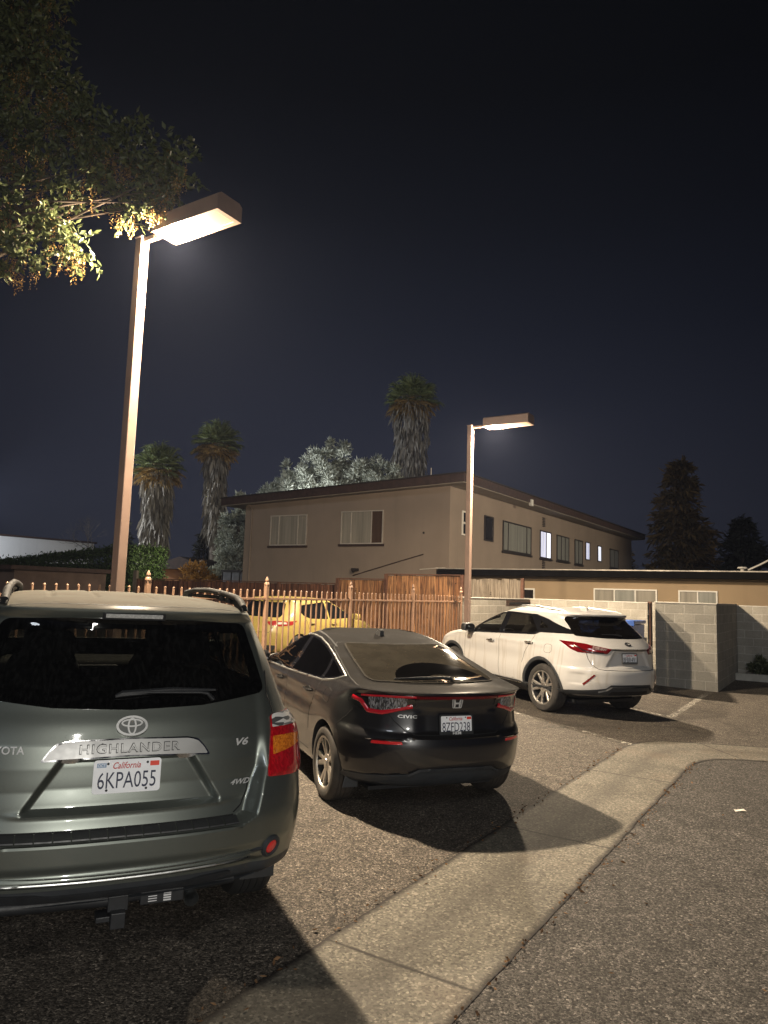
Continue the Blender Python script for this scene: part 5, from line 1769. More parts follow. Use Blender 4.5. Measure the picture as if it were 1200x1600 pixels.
    MB().tube([(0, 2.72, 1.60), (0, 2.66, 1.54)], .01, 6).box(-.12, .12, 2.63, 2.66, 1.48, 1.55).build('rear_view_mirror', CABIN, T)
    print('suv misses', B.miss)
    return T

# ------------------------------------------------------------------ black hatchback
def door_handle(B, T, y, z, s, mat, l=.20):
    d = Body.LEFT if s < 0 else Body.RIGHT
    M = B.local((0, y, z), d, 0)
    h = MB(); f = -1 if s < 0 else 1
    h.tube(put([(-l / 2, 0, .004), (-l / 2 + .02, 0, .03), (0, 0, .036), (l / 2 - .02, 0, .03), (l / 2, 0, .004)], M), [.013, .014, .015, .014, .013], 8)
    o = h.build('door_handle', mat, T, True, 50)
    MB().prism(disc_poly(.05, .028, 20), -.004, .0025, M @ Matrix.Translation((0, 0, 0))).build('handle_cup', GAP, o)


def black_hatch():
    T = car_root('parked_hatchback', .68, 6.096, R(22.8), 'dusty black hatchback with a wiper arc cleared on its sloping rear glass', 'hatchback')
    dustc = (.0115, .0105, .0088)
    pm = paint('paint_black', (.008, .008, .010), .0, .3, dustc, .75, .004, .03)
    rows = [(.16, .70, .62, .40, 3.9, .5), (.20, .80, .45, .55, 4.15, .5), (.285, .862, .12, .70, 4.42, .55), (.33, .872, .06, .75, 4.46, .6), (.40, .880, .025, .75, 4.50, .6), (.50, .888, .005, .75, 4.53, .65),
            (.60, .894, .0, .75, 4.54, .65), (.675, .895, .012, .75, 4.54, .7), (.70, .895, .03, .75, 4.53, .7), (.72, .894, .046, .75, 4.52, .7), (.80, .888, .060, .75, 4.46, .75), (.88, .875, .065, .74, 4.30, .8),
            (.95, .855, .055, .72, 3.95, .7), (1.0, .828, .045, .62, 3.55, .5), (1.03, .808, .028, .50, 3.38, .4), (1.043, .795, .032, .42, 3.32, .4), (1.052, .786, .11, .32, 3.29, .4), (1.06, .780, .28, .24, 3.26, .4),
            (1.085, .765, .49, .17, 3.20, .35), (1.15, .732, .78, .15, 3.05, .3), (1.22, .695, 1.08, .14, 2.90, .3), (1.30, .648, 1.42, .14, 2.68, .3), (1.35, .610, 1.70, .14, 2.50, .3), (1.38, .575, 1.92, .16, 2.36, .25),
            (1.40, .50, 2.06, .16, 2.3, .2), (1.412, .36, 2.16, .1, 2.26, .06), (1.4155, .16, 2.2, .02, 2.25, .02), (1.416, .02, 2.21, .01, 2.23, .01)]

    def feat(V):
        x, y, z = np.abs(V[:, 0]), V[:, 1], V[:, 2]
        rear = y < 1.1
        dep = .022 * sst(z, .705, .73) * (1 - sst(z, .87, .915)) * (1 - sst(x, .27, .40))
        V[:, 1] += rear * dep
        V[:, 1] -= rear * .022 * np.exp(-((z - .692) / .010) ** 2) * (1 - sst(x, .36, .46))
        V[:, 1] += rear * .03 * sst(z, .715, .73) * (1 - sst(z, .83, 1.0)) * sst(x, .62, .72) * .4
        # lower valance steps in
        ze = np.interp(x, [0, .34, .42, .9], [.445, .44, .40, .36])
        V[:, 1] += rear * .022 * sst(ze - z, 0, .015) * (1 - sst(x, .75, .9))
        # crease under the lamps and a shelf across the bumper
        V[:, 1] -= rear * .010 * np.exp(-((z - .665) / .008) ** 2) * sst(x, .42, .52) * (1 - sst(x, .78, .86))
        V[:, 1] += rear * .014 * sst(z, .885, .90) * (1 - sst(z, .985, 1.0)) * (1 - sst(x, .34, .42))
        # shoulder crease along the flank
        V[:, 0] *= 1 + .012 * np.exp(-((z - .90) / .03) ** 2) * sst(y, .6, 1.2) - .016 * np.exp(-((z - .76) / .07) ** 2) * sst(y, 1.0, 1.6) * (1 - sst(y, 3.3, 3.8))
        return V
    B = Body(rows, 2.4, dz=.014, cols=(56, 24, 70, 8, 10), feat=feat, taper=(.035, 1.1, .06, 1.2), length=4.55)
    RE, LF, RT, TOP = Body.REAR, Body.LEFT, Body.RIGHT, Body.TOP
    dark = glass('glass_dusty', (.03, .03, .032), .10, dustc)
    rearg = glass('glass_dusty_wiped', (.02, .02, .022), .80, (.028, .025, .020), wipe=((.10, .46), .17, .47, .04, 0))
    gl = [(-.60, .50, 2), (-.3, .42, 2), (0, .40, 2), (.3, .42, 2), (.60, .50, 2), (.635, .62, 2), (.60, 1.0, 2), (.55, 1.40, 2), (.52, 1.52, 2), (.25, 1.47, 2), (0, 1.455, 2), (-.25, 1.47, 2), (-.52, 1.52, 2), (-.55, 1.40, 2), (-.60, 1.0, 2), (-.635, .62, 2)]
    g = B.patch('rear_window', gl, TOP, rearg, T, lift=.006, step=.025, r=.05, thick=.012)
    B.patch('window_border', gl, TOP, simple('dusty_border', (.022, .02, .017), .9, spec=.1), g, lift=.0075, step=.02, r=.05, hole=.018)
    B.patch('windshield', [(-.66, 0, 1.03), (.66, 0, 1.03), (.55, 0, 1.33), (-.55, 0, 1.33)], Body.FRONT, dark, T, lift=.003, step=.06, r=.05)
    dlo = [(0, 3.36, .935), (0, 2.25, .955), (0, 1.2, .995), (0, .95, 1.035), (0, .76, 1.092), (0, 1.0, 1.153), (0, 1.3, 1.222), (0, 1.6, 1.283), (0, 1.9, 1.325), (0, 2.2, 1.338), (0, 2.45, 1.325), (0, 2.75, 1.27), (0, 3.05, 1.165)]
    for s, d in ((-1, LF), (1, RT)):
        sur = B.patch('window_surround', dlo, d, GLOSSB, T, lift=.0015, step=.03, r=.03)
        fr = [(0, 3.27, .955), (0, 2.32, .972), (0, 2.25, 1.315), (0, 2.42, 1.305), (0, 2.72, 1.255), (0, 3.0, 1.15)]
        rr = [(0, 2.18, .975), (0, 1.28, 1.012), (0, 1.30, 1.195), (0, 1.6, 1.258), (0, 1.88, 1.300), (0, 2.13, 1.316)]
        qq = [(0, 1.20, 1.02), (0, .99, 1.05), (0, .85, 1.088), (0, 1.22, 1.178)]
        for p in (fr, rr, qq): B.patch('side_window', p, d, dark, sur, lift=.004, step=.04, r=.02)
        B.ribbon('window_trim', dlo, d, SATIN, T, w=.016, lift=.004, step=.02, closed=True, ridge=.003)
        mb = MB()
        for ln in ([(0, 2.24, .95), (0, 2.24, .60), (0, 2.20, .32)], [(0, 1.16, 1.0), (0, 1.22, .92), (0, 1.36, .72), (0, 1.37, .52)], [(0, 3.42, .93), (0, 3.46, .7), (0, 3.40, .32)], [(0, 1.37, .33), (0, 3.4, .33)]):
            B.ribbon('', ln, d, GAP, T, w=.007, mb=mb)
        B.ribbon('', [(0, .44, .875), (0, .50, .80), (0, .62, .70)], d, GAP, T, w=.006, mb=mb)
        if s < 0: B.ribbon('', clean_fuel(.93, .90, .075), d, GAP, T, w=.005, closed=True, mb=mb)
        mb.build('shut_line', GAP, T, True)
        door_handle(B, T, 1.44, .875, s, pm); door_handle(B, T, 2.5, .845, s, pm)
        m = MB().prism(rrect(.20, .13, .045), -.08, .08, Matrix.Translation((s * .97, 3.12, 1.0)) @ Matrix.Rotation(R(90), 4, 'X'))
        m.build('door_mirror', pm, T, True, 40, bevel=.03)
        # roof ditch strip and rear lid edge
        B.ribbon('roof_strip', [(s * .545, 2.6, 2), (s * .575, 2.2, 2), (s * .60, 1.75, 2), (s * .625, 1.42, 2)], TOP, BLACKP, T, w=.022, lift=.002)
    B.ribbon('hatch_gap', [(-.66, 1.40, 2), (-.58, 1.555, 2), (-.3, 1.515, 2), (0, 1.50, 2), (.3, 1.515, 2), (.58, 1.555, 2), (.66, 1.40, 2)], TOP, GAP, T, w=.010, lift=.0015)
    mb = MB()
    for s in (-1, 1):
        B.ribbon('', [(s * .66, 1.40, 2), (s * .715, 1.0, 2), (s * .755, .66, 2), (s * .765, .42, 2)], TOP, GAP, T, w=.008, mb=mb)
        B.ribbon('', [(s * .668, 0, 1.02), (s * .64, 0, .98), (s * .605, 0, .90), (s * .54, 0, .81), (s * .455, 0, .735), (s * .38, 0, .708)], RE, GAP, T, w=.008, mb=mb)
    B.ribbon('', [(-.38, 0, .708), (0, 0, .706), (.38, 0, .708)], RE, GAP, T, w=.008, mb=mb)
    mb.build('shut_line', GAP, T, True)
    # lamps: a dark housing with a red light guide that runs across the lid
    red = lens_mat('lamp_red_hatch', (.60, .012, .028), .08, 160, .15); clr = crystal('lamp_clear_hatch', (.03, .03, .033), (.26, .26, .275), (1, 1, .3), 130, .05, (.3, 1.0))
    reddim = lens_mat('lamp_red_band', (.20, .010, .012), .12, 200, .15)
    for s in (-1, 1):
        d = Vector((-s * .42, .907, 0))
        o = [(s * .845, .42, .985), (s * .79, .25, 1.005), (s * .66, .13, 1.018), (s * .40, .06, 1.022), (s * .40, .05, .935), (s * .52, .09, .905), (s * .66, .15, .862), (s * .80, .30, .880), (s * .86, .44, .93)]
        L = B.patch('tail_lamp', o, d, GLOSSB, T, lift=.006, step=.02, r=.012, thick=.02)
        B.patch('lamp_lens', [(s * .755, .22, .985), (s * .66, .14, .998), (s * .47, .07, 1.0), (s * .47, .07, .925), (s * .56, .1, .905), (s * .67, .15, .886), (s * .74, .22, .89)], d, clr, L, lift=.011, step=.015, r=.01, dome=.004)
        mb = MB()
        B.ribbon('', [(s * .40, .05, 1.012), (s * .66, .13, 1.009), (s * .80, .27, .992)], d, red, T, w=.022, lift=.011, ridge=.005, mb=mb)
        B.ribbon('', [(s * .835, .38, .965), (s * .80, .28, .945), (s * .77, .25, .90), (s * .755, .22, .872), (s * .66, .15, .868), (s * .53, .09, .908), (s * .43, .06, .932)], d, red, T, w=.036, lift=.011, ridge=.005, mb=mb)
        mb.build('light_guide', red, L, True, 50)
        B.patch('reflector', [(s * .485, 0, .632), (s * .705, 0, .624), (s * .700, 0, .648), (s * .495, 0, .655)], RE, REDREF, T, lift=.005, step=.015, r=.004)
        B.ribbon('reflector_shelf', [(s * .46, 0, .668), (s * .58, 0, .662), (s * .74, 0, .655)], RE, pm, T, w=.016, lift=.003, ridge=.006, taper_ends=True)
    B.patch('light_band', [(-.40, 0, 1.000), (.40, 0, 1.000), (.40, 0, 1.022), (-.40, 0, 1.022)], RE, reddim, T, lift=.010, step=.02)
    # letters, emblem, plate
    B.lettering('model_lettering', 'CIVIC', (-.435, 0, .848), RE, SILVER, T, .026, .150, lift=.005, bold=.03, spacing=1.1)
    M = B.local((-.012, 0, .962), RE, .004)
    e = MB()
    o = clean_poly2([(-.043, -.036), (-.036, -.042), (.036, -.042), (.043, -.036), (.050, .034), (.042, .042), (-.042, .042), (-.050, .034)], .012)
    i = [(a * .86, b * .86) for a, b in o]
    ring_strip(e, o, i, 0, .006, M)
    e.prism([(-.034, .036), (-.024, .036), (-.017, .006), (.017, .006), (.024, .036), (.034, .036), (.028, -.036), (.018, -.036), (.016, -.008), (-.016, -.008), (-.018, -.036), (-.028, -.036)], 0, .006, M)
    e.build('maker_emblem', SILVER, T, True, 40)
    M = Matrix.Translation((-.015, .062, .785)) @ Matrix.Rotation(R(82), 4, 'X')
    plate(T, M, '8ZFD238', frame=BLACKP, frame_txt='HEM')
    # valance
    o = [(-.84, .4, .30), (-.83, .4, .345), (-.44, 0, .385), (-.40, 0, .40), (-.34, 0, .437), (0, 0, .447), (.34, 0, .437), (.40, 0, .40), (.44, 0, .385), (.83, .4, .345), (.84, .4, .30), (.5, 0, .292), (0, 0, .30), (-.5, 0, .292)]
    B.patch('lower_valance', o, RE, TRIMG, T, lift=.006, step=.025, r=.012, thick=.012)
    B.ribbon('valance_lip', [(-.43, 0, .385), (-.385, 0, .402), (-.33, 0, .432), (0, 0, .441), (.33, 0, .432), (.385, 0, .402), (.43, 0, .385)], RE, TRIMG, T, w=.022, lift=.010, ridge=.01)
    # wiper, fin, strake
    w = MB(); P = lambda x, y, l: B.at((x, y, 2), TOP, l)
    w.tube([P(.135, .44, .01), P(.13, .455, .03), P(.05, .465, .032), P(-.20, .475, .03), P(-.36, .49, .022)], [.02, .016, .013, .010, .006], 8)
    w.build('wiper_arm', BLACKP, T, True, 50)
    w = MB(); w.tube([P(.0, .50, .014), P(-.20, .505, .016), P(-.40, .52, .012)], [.006, .009, .006], 6); w.build('wiper_blade', BLACKP, T, True, 50)
    f = MB(); c = P(0, 1.86, 0)
    V = []; prof = [(-.09, .004, .025), (-.06, .062, .012), (-.03, .066, .012), (.03, .04, .02), (.10, .004, .028)]
    f.prism(clean_poly2([(-.085, -.01), (-.075, .052), (-.05, .064), (-.02, .055), (.06, .022), (.11, -.01)], .02), -.022, .022, Matrix(((0, 0, 1, c.x), (1, 0, 0, c.y), (0, 1, 0, c.z), (0, 0, 0, 1))))
    f.build('roof_antenna', simple('antenna_grey', (.05, .05, .05), .4), T, True, 50, bevel=.012)
    # small chip on the rear pillar left by the missing cap
    wz = [(-.885, .89, .326), (.885, .89, .326), (-.885, 3.625, .326), (.885, 3.625, .326)]
    B.open([(0, 0, 0)] * 3, RE) if False else None
    B.finish(T, pm, wheels=wz, arch_r=.362, arch_in=.26, arch_mat=BLACKP)
    rim = simple('rim_machined', (.50, .46, .41), .38, .8, .1)
    tb = simple('tyre_dusty', (.042, .036, .030), .85, 0, .3, 9, bmp=.15, bscale=120)
    for x, y, z in wz: wheel(T, x - math.copysign(.108, x), y, z - .008, .318, .22, .222, 'pairs', tyre_mat=tb, rim=rim, spin=.35)
    for s in (-1,):
        fl = MB(); M = Matrix.Translation((s * .79, .515, .27)) @ Matrix.Rotation(R(82), 4, 'X')
        fl.prism([(-.045, -.07), (.095, -.07), (.10, .16), (.085, .20), (-.01, .05)], -.006, .006, M)
        fl.build('mud_flap', TRIMG, T, bevel=.003)
    MB().box(-.6, .6, .5, 4.0, .17, .2).build('underbody', BLACKP, T)
    print('hatch misses', B.miss)
    return T


def clean_fuel(y, z, r):
    return [(0, y + r * 1.05 * math.copysign(abs(math.cos(t)) ** .6, math.cos(t)), z + r * .8 * math.copysign(abs(math.sin(t)) ** .6, math.sin(t))) for t in np.linspace(0, 2 * math.pi, 24)[:-1]]


# ------------------------------------------------------------------ white SUV
def white_suv():
    T = car_root('parked_suv', 3.932, 11.302, R(25.43), 'white SUV with black floating rear pillar, upright streaks down its doors', 'suv')
    pm = paint('paint_pearl_white', (.53, .52, .505), .0, .3, (.30, .26, .21), .12, .02, .42)
    rows = [(.24, .70, .70, .5, 4.2, .6), (.30, .82, .48, .7, 4.5, .7), (.385, .905, .10, .85, 4.74, .8), (.42, .92, .06, .88, 4.78, .8), (.50, .935, .02, .9, 4.83, .8), (.60, .944, .0, .9, 4.87, .85), (.70, .946, .0, .9, 4.88, .9),
            (.765, .944, .012, .9, 4.87, .9), (.79, .943, .038, .9, 4.86, .9), (.90, .940, .055, .9, 4.80, .95), (1.0, .932, .062, .9, 4.62, 1.0), (1.06, .920, .058, .9, 4.35, .9), (1.09, .912, .060, .9, 4.1, .7), (1.12, .902, .085, .88, 3.75, .55),
            (1.18, .885, .155, .84, 3.46, .4), (1.24, .862, .245, .78, 3.32, .35), (1.40, .780, .46, .66, 2.98, .3), (1.52, .722, .61, .58, 2.68, .3), (1.556, .700, .60, .56, 2.56, .3), (1.582, .682, .555, .55, 2.48, .3), (1.600, .660, .555, .52, 2.42, .3),
            (1.618, .62, .66, .48, 2.36, .3), (1.645, .53, 1.05, .4, 2.26, .3), (1.662, .36, 1.5, .3, 2.16, .2), (1.668, .15, 1.8, .1, 2.05, .06), (1.669, .02, 1.9, .02, 1.98, .02)]

    def feat(V):
        x, y, z = np.abs(V[:, 0]), V[:, 1], V[:, 2]
        rear = y < 1.2
        # plate panel between two slanting ribs
        half = np.interp(z, [.78, 1.05], [.47, .30])
        V[:, 1] += rear * .035 * sst(z, .80, .84) * (1 - sst(z, 1.03, 1.075)) * (1 - sst(x, half - .05, half + .02))
        # slit pods at the corners
        V[:, 1] += rear * .03 * sst(z, .52, .56) * (1 - sst(z, .68, .73)) * sst(x, .70, .76) * (1 - sst(x, .82, .90))
        # flank: hollow between shoulder and sill, bulged rear wing
        V[:, 0] *= 1 - .022 * np.exp(-((z - .78) / .13) ** 2) * sst(y, 1.3, 1.9) * (1 - sst(y, 3.4, 3.9))
        V[:, 0] *= 1 + .012 * np.exp(-((z - 1.06) / .035) ** 2) * sst(y, .7, 1.2) * (1 - sst(y, 3.6, 4.2))
        V[:, 0] *= 1 + .016 * np.exp(-((np.hypot(y - 1.07, z - .38) - .52) / .09) ** 2) * (z > .3) * (z < 1.05)
        return V

    def rise(V):
        z = V[:, 2]; w = sst(z, 1.5, 1.65)
        V[:, 2] -= w * .035 * np.clip((V[:, 1] - 1.9) / 1.0, 0, 2) ** 2
        return V
    B = Body(rows, 2.4, dz=.015, cols=(52, 24, 74, 8, 10), feat=feat, rise=rise, taper=(.03, 1.1, .06, 1.3), length=4.89)
    RE, LF, RT, TOP = Body.REAR, Body.LEFT, Body.RIGHT, Body.TOP
    tint = glass('glass_dark_tint', (.16, .16, .16), .012); clear = glass('glass_clear_front', (.78, .80, .79), .015)
    gl = [(-.715, .45, 1.258), (-.35, .33, 1.245), (0, .30, 1.242), (.35, .33, 1.245), (.715, .45, 1.258), (.70, .52, 1.32), (.655, .75, 1.50), (.63, .80, 1.552), (.3, .68, 1.565), (0, .66, 1.568), (-.3, .68, 1.565), (-.63, .8, 1.552), (-.655, .75, 1.50), (-.70, .52, 1.32)]
    ws = [(-.72, 0, 1.21), (.72, 0, 1.21), (.60, 0, 1.56), (-.60, 0, 1.56)]
    fr = [(0, 3.22, 1.115), (0, 2.36, 1.165), (0, 2.36, 1.515), (0, 2.52, 1.50), (0, 2.85, 1.395), (0, 3.12, 1.235)]
    rr = [(0, 2.24, 1.172), (0, 1.42, 1.225), (0, 1.30, 1.27), (0, 1.62, 1.515), (0, 2.24, 1.528)]
    q1 = [(0, 1.30, 1.315), (0, 1.08, 1.318), (0, 1.10, 1.375), (0, 1.36, 1.47)]
    dlo = [(0, 3.36, 1.09), (0, 2.3, 1.150), (0, 1.36, 1.205), (0, 1.22, 1.255), (0, .80, 1.272), (0, .42, 1.285), (0, .72, 1.36), (0, 1.15, 1.48), (0, 1.50, 1.538), (0, 2.3, 1.546), (0, 2.6, 1.52), (0, 2.95, 1.40), (0, 3.22, 1.22)]
    B.open(gl, RE, .03, .05); B.open(ws, Body.FRONT, .05, .04)
    for d in (LF, RT):
        for p in (fr, rr): B.open(p, d, .02, -.012)
        B.open(q1, d, .02, -.005)
    wz = [(-.93, 1.07, .38), (.93, 1.07, .38), (-.93, 3.86, .38), (.93, 3.86, .38)]
    B.finish(T, pm, zones=[('sill_cladding', TRIMG, lambda C: (C[:, 2] < .375) & (C[:, 1] > .5))], wheels=wz, arch_r=.445, arch_in=.30)
    g = B.patch('rear_window', gl, RE, tint, T, lift=.003, step=.035, r=.03)
    B.patch('window_border', gl, RE, GLOSSB, g, lift=.0015, step=.025, r=.03, hole=.055)
    B.patch('windshield', ws, Body.FRONT, clear, T, lift=.003, step=.06, r=.05)
    for s, d in ((-1, LF), (1, RT)):
        # black surround with the three openings
        for a, b in (((0, 1), None),): pass
        sur = None
        pil = MB()
        o_all = B.patch('window_surround', dlo, d, GLOSSB, T, lift=.002, step=.03, r=.03, hole=[Vector((p[1] * (-1 if s < 0 else 1), p[2])) for p in resample3(clean_dlo(fr))])
        # cut the other two openings out of the same surround
        cut_faces(o_all, [rr, q1])
        B.patch('side_window', fr, d, clear, o_all, lift=.0005, step=.04, r=.02)
        for p in (rr, q1): B.patch('side_window', p, d, tint, o_all, lift=.0005, step=.04, r=.02)
        for p in (fr, rr, q1): B.ribbon('window_seal', [v for v in p], d, GLOSSB, o_all, w=.028, lift=.003, step=.02, closed=True)
        mb = MB()
        for ln in ([(0, 2.30, 1.14), (0, 2.30, .8), (0, 2.26, .40)], [(0, 1.33, 1.20), (0, 1.40, 1.08), (0, 1.53, .90), (0, 1.60, .72)], [(0, 3.40, 1.08), (0, 3.44, .8), (0, 3.36, .40)], [(0, 1.6, .405), (0, 3.4, .405)]):
            B.ribbon('', ln, d, GAP, T, w=.007, mb=mb)
        if s < 0: B.ribbon('', clean_fuel(.93, 1.02, .085), d, GAP, T, w=.005, closed=True, mb=mb)
        mb.build('shut_line', GAP, T, True)
        door_handle(B, T, 2.55, 1.005, s, CHROME, .21); door_handle(B, T, 1.42, 1.065, s, CHROME, .21)
        # arch flares
        for cy in (1.07, 3.86):
            ts = np.linspace(R(-14), R(190), 34)
            B.ribbon('arch_flare', [(0, cy + .468 * math.cos(t), .38 + .468 * math.sin(t)) for t in ts], d, TRIMG, T, w=.058, lift=.008, step=.03, ridge=.006)
        sk = [(0, 1.52, .30), (0, 3.42, .30), (0, 3.40, .40), (0, 1.56, .40)]
        B.patch('sill_panel', sk, d, TRIMG, T, lift=.012, step=.06, thick=.02)
        B.ribbon('sill_moulding', [(0, 1.6, .385), (0, 3.4, .37)], d, SATIN, T, w=.012, lift=.016, ridge=.004)
        if s < 0: B.lettering('side_lettering', 'HYBRID', (0, 1.86, .43), d, SILVER, T, .022, .13, lift=.004, bold=.02)
        m = MB().prism(clean_poly2([(-.12, -.07), (.12, -.06), (.13, .05), (.05, .085), (-.11, .07)], .05), -.09, .06, Matrix.Translation((s * 1.03, 3.18, 1.185)) @ Matrix.Rotation(R(90), 4, 'X'))
        mo = m.build('door_mirror', BLACKP, T, True, 40, bevel=.03)
        MB().prism(clean_poly2([(-.10, -.055), (.105, -.045), (.11, .04), (.05, .068), (-.09, .055)], .04), 0, .004, Matrix.Translation((s * 1.03, 3.119, 1.185)) @ Matrix.Rotation(R(90), 4, 'X')).build('mirror_glass', GLOSSB, mo)
        MB().box(s * .90, s * 1.0, 3.14, 3.24, 1.09, 1.15).build('mirror_arm', BLACKP, mo)
        r = MB(); r.tube([(s * .60, .85, 1.60), (s * .595, 1.0, 1.632), (s * .585, 1.7, 1.672), (s * .58, 2.1, 1.66), (s * .58, 2.25, 1.62)], [.01, .016, .017, .016, .01], 8)
        r.build('roof_rail', SATIN, T, True, 50)
    # rear lamps
    red = lens_mat('lamp_red_white_suv', (.17, .003, .006), .1, 60, .3); clr = crystal('lamp_clear_white_suv', (.10, .04, .04), (.36, .30, .29), (1, 1, 1), 90, .06, (.2, 1.0))
    for s in (-1, 1):
        d = Vector((-s * .6, .8, 0))
        o = [(s * .925, .66, 1.172), (s * .86, .40, 1.168), (s * .76, .26, 1.155), (s * .60, .16, 1.125), (s * .355, .10, 1.092), (s * .44, .10, 1.018), (s * .70, .18, 1.018), (s * .84, .30, 1.022), (s * .89, .42, 1.06)]
        L = B.patch('tail_lamp', o, d, red, T, lift=.007, step=.02, r=.008, thick=.02, dome=.006)
        B.patch('reversing_lens', [(s * .66, .19, 1.122), (s * .58, .15, 1.112), (s * .44, .11, 1.088), (s * .47, .11, 1.066), (s * .66, .18, 1.075)], d, clr, L, lift=.014, step=.015, r=.006)
        B.ribbon('light_guide', [(s * .86, .38, 1.13), (s * .78, .27, 1.06), (s * .70, .2, 1.035), (s * .50, .11, 1.03)], d, GLOSSB, L, w=.02, lift=.0145, ridge=.002)
        B.patch('reflector', [(s * .732, 0, .69), (s * .765, 0, .705), (s * .826, .2, .55), (s * .800, .2, .525)], d, red, T, lift=.006, step=.015)
        mb = MB()
        B.ribbon('', [(s * .69, 0, 1.015), (s * .675, 0, .93), (s * .64, 0, .85), (s * .56, 0, .785), (s * .48, 0, .775)], RE, GAP, T, w=.008, mb=mb)
        mb.build('shut_line', GAP, T, True)
    B.ribbon('shut_line', [(-.48, 0, .775), (0, 0, .772), (.48, 0, .775)], RE, GAP, T, w=.009)
    B.ribbon('chrome_strip', [(-.36, 0, 1.092), (0, 0, 1.09), (.36, 0, 1.092)], RE, SATIN, T, w=.016, lift=.006, ridge=.004)
    B.ribbon('chrome_strip_shadow', [(-.36, 0, 1.078), (0, 0, 1.076), (.36, 0, 1.078)], RE, GAP, T, w=.012, lift=.002)
    M = B.local((0, 0, 1.165), RE, .003)
    e = MB(); ring_strip(e, disc_poly(.056, .042, 40), disc_poly(.047, .034, 40), 0, .006, M)
    e.tube(put([(-.012, .036, .004), (-.022, .0, .004), (-.03, -.016, .004), (.036, -.018, .004)], M), .006, 6)
    e.build('maker_emblem', GLOSSB, T, True, 40)
    plate(T, Matrix.Translation((-.02, .070, .955)) @ Matrix.Rotation(R(84), 4, 'X'), '8FBR491', frame=simple('frame_grey', (.12, .12, .12), .4))
    B.lettering('model_lettering', 'RX 350', (.33, 0, .825), RE, SILVER, T, .026, .15, lift=.004, bold=.02)
    # diffuser
    o = [(-.93, .8, .40), (-.86, .5, .43), (-.62, .2, .47), (-.46, .1, .50), (-.40, .05, .555), (0, 0, .56), (.40, .05, .555), (.46, .1, .50), (.62, .2, .47), (.86, .5, .43), (.93, .8, .40), (.90, .7, .37), (.6, .2, .385), (0, 0, .395), (-.6, .2, .385), (-.9, .7, .37)]
    B.patch('rear_diffuser', o, RE, TRIMG, T, lift=.008, step=.025, r=.012, thick=.015)
    B.ribbon('diffuser_lip', [(-.55, 0, .44), (-.45, 0, .47), (-.38, 0, .52), (0, 0, .525), (.38, 0, .52), (.45, 0, .47), (.55, 0, .44)], RE, BLACKP, T, w=.03, lift=.014, ridge=.014)
    B.patch('diffuser_recess', [(-.40, 0, .405), (.40, 0, .405), (.36, 0, .46), (-.36, 0, .46)], RE, GAP, T, lift=.0095, step=.03, r=.02)
    f = MB(); c = B.at((0, 1.15, 2), TOP)
    f.prism(clean_poly2([(-.085, -.01), (-.075, .045), (-.05, .055), (-.02, .046), (.06, .02), (.11, -.01)], .02), -.02, .02, Matrix(((0, 0, 1, c.x), (1, 0, 0, c.y), (0, 1, 0, c.z), (0, 0, 0, 1))))
    f.build('roof_antenna', pm, T, True, 50, bevel=.01)
    w = MB(); w.tube([B.at((0, 0, 1.27), RE, .02), B.at((-.1, 0, 1.28), RE, .03), B.at((-.34, 0, 1.285), RE, .02)], [.014, .01, .006], 8); w.build('wiper_arm', BLACKP, T, True, 50)
    rim = simple('rim_bright', (.62, .60, .57), .3, .9, .08); dk = simple('rim_dark', (.03, .03, .033), .4, .3)
    tb = simple('tyre_grey', (.034, .031, .028), .85, 0, .3, 9, bmp=.15, bscale=120)
    for x, y, z in wz: wheel(T, x - math.copysign(.125, x), y, z, .38, .245, .265, 'fork', tyre_mat=tb, rim=rim, dark=dk, spin=.3)
    pale = simple('cabin_pale', (.42, .39, .34), .7, 0, .1, 10)
    for x, y in ((-.40, 2.35), (.40, 2.35), (-.38, 1.45), (.38, 1.45)): seat(T, x, y, .74, .54, .62, pale if y > 2 else CABIN)
    dashboard(T, 3.1, 1.10, 1.5, CABIN)
    MB().box(-.80, .80, .4, 3.3, .55, .6).build('cabin_floor', CABIN, T)
    MB().box(-.6, .6, .6, 4.3, .20, .25).build('underbody', BLACKP, T)
    print('white misses', B.miss)
    return T


def clean_dlo(p):
    return p


def resample3(p):
    return [Vector(q) for q in p]


def cut_faces(o, polys):
    """delete the faces of a side panel that lie in the given (y, z) openings"""
    bmx = bmesh.new(); bmx.from_mesh(o.data)
    dead = []
    for p in polys:
        q = np.array([(v[1], v[2]) for v in p])
        C = np.array([f.calc_center_median()[:] for f in bmx.faces])
        k = inside(q, C[:, 1:3])
        dead += [f for f, kk in zip(bmx.faces, k) if kk]
    bmesh.ops.delete(bmx, geom=list(set(dead)), context='FACES')
    bmx.to_mesh(o.data); bmx.free()


